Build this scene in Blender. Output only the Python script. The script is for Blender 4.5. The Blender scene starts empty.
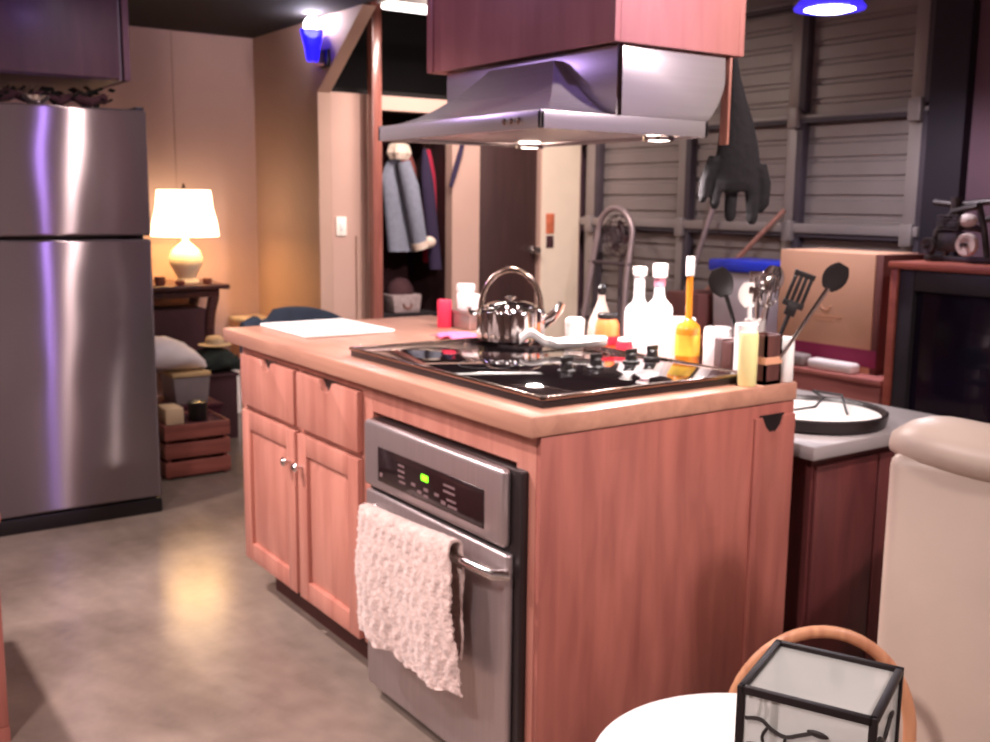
import bpy, bmesh, math, random
from mathutils import Matrix, Vector
random.seed(7)
PI = math.pi
col = bpy.context.scene.collection

# ------------------------------------------------------------------ materials
def newmat(name):
    m = bpy.data.materials.new(name); m.use_nodes = True
    nt = m.node_tree
    return m, nt, nt.nodes, nt.links, nt.nodes['Principled BSDF']

def srgb(r, g, b):
    f = lambda c: (c/255/12.92) if c/255 <= .04045 else ((c/255+.055)/1.055)**2.4
    return (f(r), f(g), f(b), 1)

def mat(name, c, rough=.5, metal=0, var=.12, scale=8, stretch=(1, 1, 1), bump=0, bscale=60, emit=0, ecol=None,
        trans=0, alpha=1, coat=0, aniso=0, arot=0, spec=.5, ior=1.45, sheen=0):
    m, nt, N, L, p = newmat(name)
    tc = N.new('ShaderNodeTexCoord'); mp = N.new('ShaderNodeMapping')
    mp.inputs['Scale'].default_value = stretch
    L.new(tc.outputs['Object'], mp.inputs['Vector'])
    nz = N.new('ShaderNodeTexNoise'); nz.inputs['Scale'].default_value = scale; nz.inputs['Detail'].default_value = 5
    L.new(mp.outputs['Vector'], nz.inputs['Vector'])
    cr = N.new('ShaderNodeValToRGB')
    cr.color_ramp.elements[0].position = .3; cr.color_ramp.elements[1].position = .7
    cr.color_ramp.elements[0].color = (c[0]*(1-var), c[1]*(1-var), c[2]*(1-var), 1)
    cr.color_ramp.elements[1].color = (min(1, c[0]*(1+var)), min(1, c[1]*(1+var)), min(1, c[2]*(1+var)), 1)
    L.new(nz.outputs['Fac'], cr.inputs['Fac']); L.new(cr.outputs['Color'], p.inputs['Base Color'])
    p.inputs['Roughness'].default_value = rough; p.inputs['Metallic'].default_value = metal
    p.inputs['Transmission Weight'].default_value = trans; p.inputs['Alpha'].default_value = alpha
    p.inputs['Coat Weight'].default_value = coat; p.inputs['Specular IOR Level'].default_value = spec
    p.inputs['IOR'].default_value = ior; p.inputs['Sheen Weight'].default_value = sheen
    if aniso:
        p.inputs['Anisotropic'].default_value = aniso; p.inputs['Anisotropic Rotation'].default_value = arot
        tg = N.new('ShaderNodeTangent'); tg.direction_type = 'RADIAL'; tg.axis = 'Z'
        L.new(tg.outputs['Tangent'], p.inputs['Tangent'])
    if bump:
        n2 = N.new('ShaderNodeTexNoise'); n2.inputs['Scale'].default_value = bscale; n2.inputs['Detail'].default_value = 4
        L.new(mp.outputs['Vector'], n2.inputs['Vector'])
        b = N.new('ShaderNodeBump'); b.inputs['Strength'].default_value = bump; b.inputs['Distance'].default_value = .01
        L.new(n2.outputs['Fac'], b.inputs['Height']); L.new(b.outputs['Normal'], p.inputs['Normal'])
    if emit:
        e = ecol or c
        p.inputs['Emission Color'].default_value = (e[0], e[1], e[2], 1); p.inputs['Emission Strength'].default_value = emit
    return m

def wood(name, a, b, rough=.4, grain='z', scale=3.0, coat=.15, planks=0):
    """wood with grain running along one axis and optional glued staves"""
    m, nt, N, L, p = newmat(name)
    tc = N.new('ShaderNodeTexCoord'); mp = N.new('ShaderNodeMapping')
    s = {'x': (1, 9, 9), 'y': (9, 1, 9), 'z': (9, 9, 1)}[grain]
    mp.inputs['Scale'].default_value = s
    L.new(tc.outputs['Object'], mp.inputs['Vector'])
    nz = N.new('ShaderNodeTexNoise'); nz.inputs['Scale'].default_value = scale; nz.inputs['Detail'].default_value = 7
    nz.inputs['Distortion'].default_value = .6
    L.new(mp.outputs['Vector'], nz.inputs['Vector'])
    cr = N.new('ShaderNodeValToRGB')
    cr.color_ramp.elements[0].position = .32; cr.color_ramp.elements[0].color = a
    cr.color_ramp.elements[1].position = .68; cr.color_ramp.elements[1].color = b
    L.new(nz.outputs['Fac'], cr.inputs['Fac'])
    out = cr.outputs['Color']
    if planks:
        mp2 = N.new('ShaderNodeMapping'); s2 = [planks]*3
        s2['xyz'.index(grain)] = planks*.12
        mp2.inputs['Scale'].default_value = s2
        L.new(tc.outputs['Object'], mp2.inputs['Vector'])
        vo = N.new('ShaderNodeTexVoronoi'); vo.inputs['Scale'].default_value = 1; vo.distance = 'CHEBYCHEV'
        L.new(mp2.outputs['Vector'], vo.inputs['Vector'])
        mx = N.new('ShaderNodeMixRGB'); mx.blend_type = 'MULTIPLY'; mx.inputs['Fac'].default_value = .35
        bw = N.new('ShaderNodeValToRGB')
        bw.color_ramp.elements[0].color = (.6, .55, .5, 1); bw.color_ramp.elements[1].color = (1, 1, 1, 1)
        L.new(vo.outputs['Color'], bw.inputs['Fac'])
        L.new(out, mx.inputs['Color1']); L.new(bw.outputs['Color'], mx.inputs['Color2'])
        out = mx.outputs['Color']
    L.new(out, p.inputs['Base Color'])
    p.inputs['Roughness'].default_value = rough; p.inputs['Coat Weight'].default_value = coat
    p.inputs['Coat Roughness'].default_value = .25
    return m

def concrete(name):
    m, nt, N, L, p = newmat(name)
    tc = N.new('ShaderNodeTexCoord')
    n1 = N.new('ShaderNodeTexNoise'); n1.inputs['Scale'].default_value = 1.7; n1.inputs['Detail'].default_value = 9; n1.inputs['Roughness'].default_value = .65
    n2 = N.new('ShaderNodeTexNoise'); n2.inputs['Scale'].default_value = 14; n2.inputs['Detail'].default_value = 6
    L.new(tc.outputs['Object'], n1.inputs['Vector']); L.new(tc.outputs['Object'], n2.inputs['Vector'])
    cr = N.new('ShaderNodeValToRGB')
    cr.color_ramp.elements[0].position = .2; cr.color_ramp.elements[0].color = srgb(102, 88, 80)
    cr.color_ramp.elements[1].position = .8; cr.color_ramp.elements[1].color = srgb(144, 127, 116)
    L.new(n1.outputs['Fac'], cr.inputs['Fac'])
    mx = N.new('ShaderNodeMixRGB'); mx.blend_type = 'OVERLAY'; mx.inputs['Fac'].default_value = .25
    L.new(cr.outputs['Color'], mx.inputs['Color1']); L.new(n2.outputs['Fac'], mx.inputs['Color2'])
    L.new(mx.outputs['Color'], p.inputs['Base Color'])
    rr = N.new('ShaderNodeMapRange'); rr.inputs['To Min'].default_value = .15; rr.inputs['To Max'].default_value = .25; p.inputs['Specular IOR Level'].default_value = .22
    L.new(n1.outputs['Fac'], rr.inputs['Value']); L.new(rr.outputs['Result'], p.inputs['Roughness'])
    b = N.new('ShaderNodeBump'); b.inputs['Strength'].default_value = .03
    L.new(n2.outputs['Fac'], b.inputs['Height']); L.new(b.outputs['Normal'], p.inputs['Normal'])
    return m

def streaky_steel(name, c):
    """steel brushed one way: lamps smear into long narrow vertical streaks"""
    m, nt, N, L, p = newmat(name)
    tc = N.new('ShaderNodeTexCoord')
    nz = N.new('ShaderNodeTexNoise'); nz.inputs['Scale'].default_value = 2.0; nz.inputs['Detail'].default_value = 1
    L.new(tc.outputs['Object'], nz.inputs['Vector'])
    b = N.new('ShaderNodeBump'); b.inputs['Strength'].default_value = .9; b.inputs['Distance'].default_value = .01
    L.new(nz.outputs['Fac'], b.inputs['Height'])
    g = N.new('ShaderNodeBsdfAnisotropic'); g.inputs['Color'].default_value = c; g.inputs['Roughness'].default_value = .26
    g.inputs['Anisotropy'].default_value = .82; g.inputs['Rotation'].default_value = 0
    tg = N.new('ShaderNodeTangent'); tg.direction_type = 'RADIAL'; tg.axis = 'Z'
    L.new(tg.outputs['Tangent'], g.inputs['Tangent']); L.new(b.outputs['Normal'], g.inputs['Normal'])
    d = N.new('ShaderNodeBsdfDiffuse'); d.inputs['Color'].default_value = c
    mx = N.new('ShaderNodeMixShader'); mx.inputs['Fac'].default_value = .72
    L.new(d.outputs['BSDF'], mx.inputs[1]); L.new(g.outputs['BSDF'], mx.inputs[2])
    L.new(mx.outputs['Shader'], N['Material Output'].inputs['Surface'])
    return m

M = {}
M['floor'] = concrete('polished_concrete')
M['joint'] = mat('joint_filler', srgb(152, 134, 122), .3, var=.05)
M['black_paint'] = mat('black_paint', srgb(22, 17, 17), .9, var=.2, scale=3)
M['ceiling'] = mat('dark_ceiling', srgb(26, 23, 20), .85, var=.1, scale=3)
M['beige'] = mat('beige_plaster', srgb(192, 156, 142), .75, var=.04, scale=3, bump=.05, bscale=120)
M['tan'] = mat('tan_plaster', srgb(184, 150, 134), .75, var=.04, scale=3, bump=.05, bscale=120)
M['mauve'] = mat('mauve_plaster', srgb(104, 76, 88), .8, var=.06, scale=3)
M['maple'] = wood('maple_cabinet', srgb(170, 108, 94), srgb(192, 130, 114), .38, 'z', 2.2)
M['maple_side'] = wood('maple_panel', srgb(140, 80, 72), srgb(166, 100, 88), .42, 'z', 2.2, planks=7)  # darker maple: shade on the island's right end is put into its colour
M['maple_chase'] = wood('maple_chase', srgb(158, 102, 98), srgb(176, 120, 114), .42, 'z', 1.6)
M['butcher'] = wood('butcher_block', srgb(168, 120, 102), srgb(192, 142, 120), .34, 'x', 2.4, planks=14)
M['kick'] = mat('toe_kick_dark', srgb(70, 34, 30), .6)
M['steel'] = mat('brushed_steel', srgb(182, 168, 168), .34, .75, var=.05, scale=3, stretch=(40, 40, 1), aniso=.6)
M['steel_fridge'] = streaky_steel('brushed_fridge_steel', srgb(142, 130, 132))
M['steel_hood'] = mat('hood_steel', srgb(186, 178, 178), .27, .65, var=.04, scale=2, stretch=(1, 1, 40), aniso=.4)
M['chrome'] = mat('chrome', srgb(225, 220, 218), .08, 1, var=.02)
M['bronze'] = mat('dark_handle_metal', srgb(150, 128, 116), .2, 1, var=.05)
M['black_glass'] = mat('black_ceramic_glass', srgb(18, 13, 15), .04, var=.05, coat=.5, spec=.8)
M['black_plastic'] = mat('black_plastic', srgb(24, 19, 20), .4, var=.1)
M['black_satin'] = mat('black_satin', srgb(34, 26, 27), .35, var=.1)
M['display'] = mat('display_glass', srgb(34, 22, 24), .12, var=.1)
M['keymark'] = mat('key_marks', srgb(120, 96, 98), .5, var=.05)
M['led'] = mat('green_led', srgb(110, 230, 30), .4, emit=3, ecol=srgb(120, 240, 30))
M['towel'] = mat('cream_knit', srgb(198, 172, 164), .95, var=.2, scale=45, bump=.7, bscale=70, sheen=.3)
M['white'] = mat('white_ceramic', srgb(236, 230, 226), .25, var=.02)
M['white_matte'] = mat('white_plastic', srgb(232, 226, 222), .5, var=.03)
M['board'] = mat('white_cutting_board', srgb(238, 234, 232), .4, var=.02)
M['red_wax'] = mat('red_wax', srgb(206, 42, 74), .45, var=.05)
M['pink_cloth'] = mat('pink_cloth', srgb(214, 96, 140), .9, var=.1, scale=30)
M['orange_jar'] = mat('orange_sauce', srgb(226, 122, 70), .2, var=.12, scale=20)
M['red_label'] = mat('red_label', srgb(214, 44, 64), .4, var=.1)
M['amber'] = mat('amber_oil', srgb(226, 142, 44), .12, var=.12, scale=12, coat=.4)
M['yellow_label'] = mat('yellow_label', srgb(242, 200, 72), .45, var=.1, scale=30)
M['pale_glass'] = mat('pale_glass', srgb(226, 206, 196), .08, var=.04, alpha=.6, coat=.6)
M['milky'] = mat('milky_glass', srgb(244, 240, 240), .15, var=.02, coat=.4)
M['cork'] = mat('pink_cap', srgb(214, 140, 160), .5)
M['dark_wood'] = wood('dark_wood', srgb(58, 30, 30), srgb(84, 46, 42), .35, 'x', 3)
M['brown_block'] = wood('brown_block', srgb(76, 46, 44), srgb(100, 62, 56), .4, 'z', 3)
M['tan_band'] = mat('tan_band', srgb(206, 150, 120), .6)
M['grey_tin'] = mat('grey_tin', srgb(150, 126, 124), .3, .6)
M['yellow_plastic'] = mat('pale_yellow', srgb(222, 212, 150), .4, var=.05)
M['black_nylon'] = mat('black_nylon', srgb(26, 21, 23), .42, var=.1)
M['garage'] = mat('galvanised_grey', srgb(142, 130, 128), .45, .25, var=.06, scale=4)
M['garage_frame'] = mat('galvanised_frame', srgb(150, 138, 136), .45, .25, var=.06, scale=4)
M['garage_dark'] = mat('stile_edge_dark', srgb(72, 62, 70), .6)
M['kitchen_ceiling'] = mat('kitchen_ceiling', srgb(128, 114, 114), .85, var=.05)
M['track'] = mat('dark_track', srgb(34, 24, 36), .7)
M['pale_wall'] = mat('pale_plaster', srgb(200, 184, 182), .8, var=.04)
M['door_dark'] = wood('dark_brown_door', srgb(52, 32, 32), srgb(66, 42, 40), .5, 'z', 2)
M['white_trim'] = mat('cream_trim', srgb(238, 218, 196), .6, var=.03)
M['post'] = wood('red_varnished_post', srgb(126, 72, 64), srgb(158, 98, 86), .22, 'z', 2.5, coat=.6)
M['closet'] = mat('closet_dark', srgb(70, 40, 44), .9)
M['denim'] = mat('pale_denim', srgb(126, 128, 142), .95, var=.1, scale=30, bump=.3, bscale=120)
M['fleece'] = mat('cream_fleece', srgb(226, 204, 186), 1, var=.1, scale=50, bump=1, bscale=80)
M['navy'] = mat('navy_cloth', srgb(48, 36, 62), .95)
M['crimson'] = mat('crimson_cloth', srgb(176, 38, 66), .95)
M['rust'] = mat('rust_cloth', srgb(128, 66, 62), .95)
M['maroon'] = mat('maroon_cloth', srgb(72, 28, 40), .95)
M['blackcloth'] = mat('black_cloth', srgb(34, 24, 28), .95, var=.2, scale=30, bump=.3, bscale=90)
M['glove'] = mat('charcoal_glove', srgb(17, 13, 18), .9, var=.2, scale=25, bump=.4, bscale=60)
M['wicker_grey'] = mat('grey_wicker', srgb(160, 140, 138), .85, var=.2, scale=40, bump=.8, bscale=50)
M['wicker'] = wood('honey_bentwood', srgb(176, 116, 84), srgb(206, 150, 112), .5, 'z', 4)
M['wicker_dark'] = mat('brown_wicker', srgb(120, 66, 52), .8, var=.25, scale=30, bump=.8, bscale=50)
M['shade'] = mat('lamp_shade', srgb(255, 236, 200), .8, var=.02, emit=5, ecol=srgb(255, 230, 188))
M['cream'] = mat('cream_glaze', srgb(240, 220, 190), .3, var=.04)
M['blue_glass'] = mat('blue_glass', srgb(20, 20, 235), .1, var=.05, emit=2.2, ecol=srgb(30, 20, 255), alpha=.9)
M['bulb'] = mat('lit_bulb', srgb(255, 250, 255), .4, emit=40, ecol=srgb(255, 246, 255))
M['halogen'] = mat('halogen_lens', srgb(255, 244, 230), .4, emit=25, ecol=srgb(255, 240, 225))
M['tube'] = mat('fluorescent_lens', srgb(255, 250, 245), .4, emit=4, ecol=srgb(255, 244, 240))
M['pendant_lens'] = mat('pendant_lens', srgb(240, 240, 255), .4, emit=16, ecol=srgb(235, 235, 255))
M['blue_rim'] = mat('blue_glass_rim', srgb(60, 50, 220), .2, emit=.9, ecol=srgb(70, 50, 255))
M['slate'] = mat('grey_laminate', srgb(140, 132, 132), .5, var=.05, scale=6)
M['desk_red'] = wood('dark_red_cabinet', srgb(78, 36, 36), srgb(100, 48, 46), .5, 'z', 2)
M['chest'] = wood('pinkish_chest', srgb(150, 84, 80), srgb(178, 108, 100), .45, 'x', 2)
M['carton'] = mat('cardboard', srgb(202, 152, 124), .8, var=.04, scale=6)
M['carton_dark'] = mat('carton_side', srgb(112, 66, 62), .8)
M['plum'] = mat('plum_print', srgb(126, 26, 66), .7, var=.05)
M['tv_frame'] = mat('tv_bezel', srgb(46, 42, 46), .5)
M['tv_screen'] = mat('tv_screen', srgb(24, 16, 32), .12, var=.1, coat=.4)
M['tv_wood'] = wood('cherry_surround', srgb(140, 68, 56), srgb(166, 88, 72), .4, 'x', 2)
M['scrap'] = mat('scrap_metal', srgb(74, 66, 66), .42, .7, var=.3, scale=20)
M['wheel'] = mat('pale_wheel', srgb(196, 176, 168), .5, var=.06)
M['leather'] = mat('ivory_leather', srgb(190, 172, 158), .45, var=.05, scale=5, bump=.03, bscale=90)
M['tabletop'] = mat('white_enamel', srgb(246, 244, 242), .3, var=.015)
M['iron'] = mat('black_iron', srgb(34, 26, 26), .5, .3)
M['frost'] = mat('frosted_pane', srgb(208, 208, 202), .55, var=.05, scale=6, alpha=.42, spec=.25)
M['vine'] = mat('dark_vine_metal', srgb(44, 38, 36), .5, .3)
M['blue_lid'] = mat('blue_plastic', srgb(42, 58, 190), .4)
M['clear_bin'] = mat('cloudy_plastic', srgb(196, 184, 190), .35, alpha=.85)
M['grey_pipe'] = mat('grey_pipe', srgb(166, 146, 148), .35, .5)
M['fan_dark'] = mat('dark_fan', srgb(84, 70, 74), .5, .3)
M['stick'] = wood('broom_wood', srgb(150, 96, 84), srgb(172, 118, 102), .5, 'z', 4)
M['pillow'] = mat('white_bag', srgb(232, 218, 216), .9, var=.05, scale=10)
M['bin_grey'] = mat('grey_bin', srgb(140, 126, 124), .5)
M['tan_lid'] = mat('tan_lid', srgb(206, 172, 124), .7)
M['crate'] = wood('red_brown_crate', srgb(128, 66, 56), srgb(164, 92, 78), .5, 'y', 3)
M['cream_box'] = mat('cream_box', srgb(226, 194, 156), .7)
M['green_dark'] = mat('dark_green_cloth', srgb(46, 52, 48), .95, var=.3, scale=15, bump=.5, bscale=30)
M['straw'] = mat('straw', srgb(206, 180, 146), .9, var=.1, scale=40, bump=.5, bscale=60)
M['teal'] = mat('slate_blue_cloth', srgb(52, 62, 78), .85, var=.1, scale=20)
M['leafgreen'] = mat('dull_leaf', srgb(26, 30, 20), .7, var=.3, scale=12)
M['poster'] = mat('orange_print', srgb(206, 110, 76), .7, var=.25, scale=25)
M['switch'] = mat('switch_plate', srgb(248, 240, 228), .4, var=.02)

# ------------------------------------------------------------------ mesh builder
class MB:
    def __init__(s): s.bm = bmesh.new(); s.T = Matrix()
    def _add(s, t, xf=None):
        if xf is not None: bmesh.ops.transform(t, matrix=xf, verts=t.verts)
        bmesh.ops.transform(t, matrix=s.T, verts=t.verts)
        bmesh.ops.recalc_face_normals(t, faces=t.faces)
        me = bpy.data.meshes.new('tmp'); t.to_mesh(me); t.free(); s.bm.from_mesh(me); bpy.data.meshes.remove(me)
        return s
    def box(s, x0, x1, y0, y1, z0, z1, bev=0, seg=2, xf=None):
        t = bmesh.new(); bmesh.ops.create_cube(t, size=1)
        for v in t.verts:
            v.co = ((x0+x1)/2+v.co.x*(x1-x0), (y0+y1)/2+v.co.y*(y1-y0), (z0+z1)/2+v.co.z*(z1-z0))
        if bev: bmesh.ops.bevel(t, geom=t.edges[:], offset=bev, segments=seg, profile=.5, affect='EDGES')
        return s._add(t, xf)
    def prism(s, pts, axis, a, b, bev=0):
        """polygon in the plane normal to axis (remaining two coordinates in xyz order), pushed from a to b"""
        t = bmesh.new()
        def mk(p, h):
            q = list(p); q.insert('xyz'.index(axis), h); return t.verts.new(q)
        A = [mk(p, a) for p in pts]; B = [mk(p, b) for p in pts]; n = len(pts)
        t.faces.new(A); t.faces.new(B[::-1])
        for i in range(n): t.faces.new((A[i], B[i], B[(i+1) % n], A[(i+1) % n]))
        if bev: bmesh.ops.bevel(t, geom=t.edges[:], offset=bev, segments=2, profile=.5, affect='EDGES')
        return s._add(t)
    def hull(s, pts, faces):
        t = bmesh.new(); V = [t.verts.new(p) for p in pts]
        for f in faces: t.faces.new([V[i] for i in f])
        return s._add(t)
    def lathe(s, prof, c=(0, 0, 0), seg=32, sx=1, sy=1, rib=None, xf=None):
        t = bmesh.new(); rings = []
        for r, z in prof:
            if r < 1e-5: rings.append([t.verts.new((c[0], c[1], c[2]+z))]); continue
            R = []
            for i in range(seg):
                a = 2*PI*i/seg; q = r*(rib(a, z) if rib else 1)
                R.append(t.verts.new((c[0]+q*math.cos(a)*sx, c[1]+q*math.sin(a)*sy, c[2]+z)))
            rings.append(R)
        for A, B in zip(rings, rings[1:]):
            if len(A) == 1 and len(B) == 1: continue
            for i in range(seg):
                j = (i+1) % seg
                if len(A) == 1: t.faces.new((A[0], B[i], B[j]))
                elif len(B) == 1: t.faces.new((A[i], B[0], A[j]))
                else: t.faces.new((A[i], B[i], B[j], A[j]))
        if prof[0] != prof[-1]:
            for R in (rings[0], rings[-1]):
                if len(R) > 1: t.faces.new(R)
        bmesh.ops.remove_doubles(t, verts=t.verts, dist=1e-6)
        return s._add(t, xf)
    def tube(s, pts, r, seg=10, closed=False, flat=1):
        pts = [Vector(p) for p in pts]; n = len(pts); t = bmesh.new(); rings = []
        rad = r if isinstance(r, (list, tuple)) else [r]*n
        up = None
        for i, p in enumerate(pts):
            if closed: d = pts[(i+1) % n]-pts[i-1]
            else: d = pts[min(i+1, n-1)]-pts[max(i-1, 0)]
            d.normalize()
            if up is None: up = d.orthogonal().normalized()
            up = (up-d*up.dot(d)).normalized(); w = d.cross(up)
            rings.append([t.verts.new(p+(up*math.cos(2*PI*k/seg)+w*math.sin(2*PI*k/seg)*flat)*rad[i]) for k in range(seg)])
        rng = range(n) if closed else range(n-1)
        for i in rng:
            A, B = rings[i], rings[(i+1) % n]
            for k in range(seg):
                t.faces.new((A[k], A[(k+1) % seg], B[(k+1) % seg], B[k]))
        if not closed: t.faces.new(rings[0]); t.faces.new(rings[-1])
        return s._add(t)
    def ball(s, c, r, sc=(1, 1, 1), seg=20):
        t = bmesh.new(); bmesh.ops.create_uvsphere(t, u_segments=seg, v_segments=seg//2, radius=r)
        for v in t.verts: v.co = (c[0]+v.co.x*sc[0], c[1]+v.co.y*sc[1], c[2]+v.co.z*sc[2])
        return s._add(t)
    def loft(s, rings, cap=True):
        t = bmesh.new(); R = [[t.verts.new(p) for p in r] for r in rings]; n = len(R[0])
        for A, B in zip(R, R[1:]):
            for i in range(n): t.faces.new((A[i], A[(i+1) % n], B[(i+1) % n], B[i]))
        if cap: t.faces.new(R[0]); t.faces.new(R[-1])
        return s._add(t)
    def sheet(s, grid, th):
        """a grid of points given a thickness along its own normals"""
        t = bmesh.new(); V = [[t.verts.new(p) for p in row] for row in grid]
        for i in range(len(V)-1):
            for j in range(len(V[0])-1): t.faces.new((V[i][j], V[i][j+1], V[i+1][j+1], V[i+1][j]))
        bmesh.ops.recalc_face_normals(t, faces=t.faces)
        bmesh.ops.solidify(t, geom=t.faces[:], thickness=th)
        return s._add(t)
    def build(s, name, m, parent=None, label=None, cat=None, group=None, kind=None, sharp=35):
        vs = [v.co for v in s.bm.verts]
        if parent is not None:
            org = world_loc(parent)
        elif kind == 'structure': org = Vector((0, 0, 0))
        else:
            org = Vector(((min(v.x for v in vs)+max(v.x for v in vs))/2, (min(v.y for v in vs)+max(v.y for v in vs))/2, min(v.z for v in vs)))
        bmesh.ops.translate(s.bm, verts=s.bm.verts, vec=-org)
        for f in s.bm.faces: f.smooth = True
        me = bpy.data.meshes.new(name); s.bm.to_mesh(me); s.bm.free()
        me.set_sharp_from_angle(angle=math.radians(sharp))
        me.materials.append(m)
        o = bpy.data.objects.new(name, me); col.objects.link(o)
        if parent is not None: o.parent = parent
        else: o.location = org
        tag(o, label, cat, group, kind)
        return o

def world_loc(o):
    v = Vector(o.location)
    while o.parent: o = o.parent; v = v+Vector(o.location)
    return v
def tag(o, label=None, cat=None, group=None, kind=None):
    if label: o['label'] = label
    if cat: o['category'] = cat
    if group: o['group'] = group
    if kind: o['kind'] = kind
    return o
def thing(name, label, cat, loc, group=None):
    o = bpy.data.objects.new(name, None); o.empty_display_size = .1; o.location = loc; col.objects.link(o)
    return tag(o, label, cat, group)
def structure(name, loc=(0, 0, 0)):
    o = bpy.data.objects.new(name, None); o.empty_display_size = .1; o.location = loc; col.objects.link(o)
    return tag(o, kind='structure')
def arc(c, r, a0, a1, n, u, v):
    u = Vector(u); v = Vector(v); c = Vector(c)
    return [c+u*r*math.cos(a0+(a1-a0)*i/n)+v*r*math.sin(a0+(a1-a0)*i/n) for i in range(n+1)]
def rot(c, a, axis='Z'):
    return Matrix.Translation(c) @ Matrix.Rotation(a, 4, axis) @ Matrix.Translation(-Vector(c))
def aim(p0, p1):
    """matrix that stands local z along p0 -> p1"""
    d = (Vector(p1)-Vector(p0)).normalized()
    y = Vector((.82, -.55, .1)); y = (y-d*y.dot(d)).normalized(); x = y.cross(d)
    return Matrix.Translation(p0) @ Matrix((x, y, d)).transposed().to_4x4()

# ================================================================== SETTING
MB().box(-5.2, 4.2, -4.2, 3.6, -.1, 0).build('floor', M['floor'], kind='structure')
MB().box(-5.2, 4.2, -4.2, 3.6, 3.3, 3.4).build('ceiling', M['kitchen_ceiling'], kind='structure')
MB().box(-5.0, -3.15, -4.2, 1.42, 2.385, 2.44).build('ceiling_alcove', M['ceiling'], kind='structure')
MB().box(-5.1, -4.95, -4.2, 1.42, 0, 3.3).build('wall_left', M['beige'], kind='structure')
MB().box(-4.952, -4.944, .885, .893, 0, 2.385).build('trim_2', M['tan'], kind='structure')
# return wall of the lamp alcove, its upper edge raking out over the room
MB().prism([(-4.95, 0), (-4.0, 0), (-4.0, 1.977), (-3.43, 2.385), (-4.95, 2.385)], 'y', 1.42, 1.50).build('wall_alcove', M['tan'], kind='structure')
# wall with the closet and the dark door
w = MB()
w.box(-4.08, -4.0, 1.501, 1.836, 0, 1.985)
w.box(-4.08, -4.0, 1.836, 2.346, 1.90, 1.985)
w.box(-4.08, -4.0, 2.346, 2.557, 0, 1.985)
w.box(-4.08, -4.0, 2.557, 3.047, 1.93, 1.985)
w.box(-4.08, -4.0, 3.047, 3.40, 0, 1.985)
w.build('wall_center', M['beige'], kind='structure')
MB().box(-4.012, -3.992, 3.06, 3.385, 0, 1.98).build('trim_3', M['white_trim'], kind='structure')
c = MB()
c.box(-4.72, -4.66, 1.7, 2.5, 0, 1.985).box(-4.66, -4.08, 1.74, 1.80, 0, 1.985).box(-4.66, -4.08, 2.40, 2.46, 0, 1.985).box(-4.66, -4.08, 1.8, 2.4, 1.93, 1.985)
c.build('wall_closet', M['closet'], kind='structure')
MB().box(-5.1, -5.0, 1.5, 3.6, 1.6, 3.3).build('wall_loft', M['black_paint'], kind='structure')
MB().box(-4.9, -4.08, 1.501, 3.4, 1.99, 2.02).build('ceiling_closet', M['black_paint'], kind='structure')
b = MB()
b.box(-5.1, -3.98, 3.5, 3.6, 0, 3.3).box(-3.98, -1.345, 3.5, 3.6, 2.75, 3.3).box(-1.345, 4.2, 3.42, 3.6, 0, 3.3)
b.build('wall_back', M['mauve'], kind='structure')
MB().box(-1.34, -1.15, 3.36, 3.42, 0, 3.2).build('trim_4', M['track'], kind='structure')
MB().box(4.1, 4.2, -4.2, 3.6, 0, 3.3).build('wall_right', M['pale_wall'], kind='structure')
MB().box(-5.2, 4.2, -4.3, -4.2, 0, 3.3).build('wall_front', M['pale_wall'], kind='structure')
# varnished post beside the closet
MB().box(-3.93, -3.865, 1.705, 1.77, 0, 3.3, .006).build('pillar', M['post'], kind='structure')
MB().box(-4.0, -3.985, 1.655, 1.675, 0, 1.15).build('trim_5', M['tan'], kind='structure')
# dark door
d = structure('door_1', (-4.04, 2.8, 0))
MB().box(-4.07, -4.03, 2.562, 3.042, .01, 1.925, .003).build('door_leaf', M['door_dark'], d)
MB().lathe([(0, 0), (.026, 0), (.026, .006), (.011, .01), (.011, .035), (.027, .045), (.03, .06), (.022, .074), (0, .078)], seg=20,
           xf=Matrix.Translation((-4.03, 3.01, 1.04)) @ Matrix.Rotation(PI/2, 4, 'Y')).build('door_handle', M['chrome'], d, label='round chrome door knob')
# garage door: ribbed sections, stiles, struts
g = structure('door_2', (-2.7, 3.42, 0))
zs = [0, .61, 1.22, 1.83, 2.44, 2.80]
for k in range(5):
    z0, z1 = zs[k]+.004, zs[k+1]-.004
    rows = []
    n = 6 if k < 4 else 3
    h = (z1-z0)/n
    pr = [(3.47, z0)]
    for i in range(n):
        zz = z0+i*h
        pr += [(3.44, zz+.006), (3.44, zz+h*.62), (3.455, zz+h*.70), (3.455, zz+h*.90), (3.44, zz+h*.96)]
    pr += [(3.44, z1), (3.47, z1)]
    MB().prism(pr, 'x', -3.98, -1.36).build('section_panel', M['garage'], g)
for (a, bb) in ((-3.95, -3.81), (-3.06, -2.955), (-2.225, -2.115), (-1.47, -1.36)):
    for k in range(5):
        MB().box(a, bb-.03, 3.405, 3.44, zs[k]+.03, zs[k+1]-.03, .003).build('stile', M['garage_frame'], g)
        MB().box(bb-.03, bb+.012, 3.39, 3.44, zs[k]+.03, zs[k+1]-.03, .002).build('stile_channel', M['garage_dark'], g)
for z in (.61, 1.22, 1.83, 2.44):
    hh = .05 if z == 1.22 else .022
    MB().box(-3.97, -1.36, 3.37 if z == 1.22 else 3.40, 3.44, z-.008, z-.008+hh, .003).build('strut', M['garage_frame'], g)
    MB().box(-3.97, -1.36, 3.385, 3.44, z-.030, z-.008).build('strut_gap', M['garage_dark'], g)
    for x in (-3.87, -3.0, -2.16, -1.42):
        MB().box(x-.035, x+.035, 3.36, 3.405, z-.055, z+.055, .006).build('hinge', M['garage_frame'], g)

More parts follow.
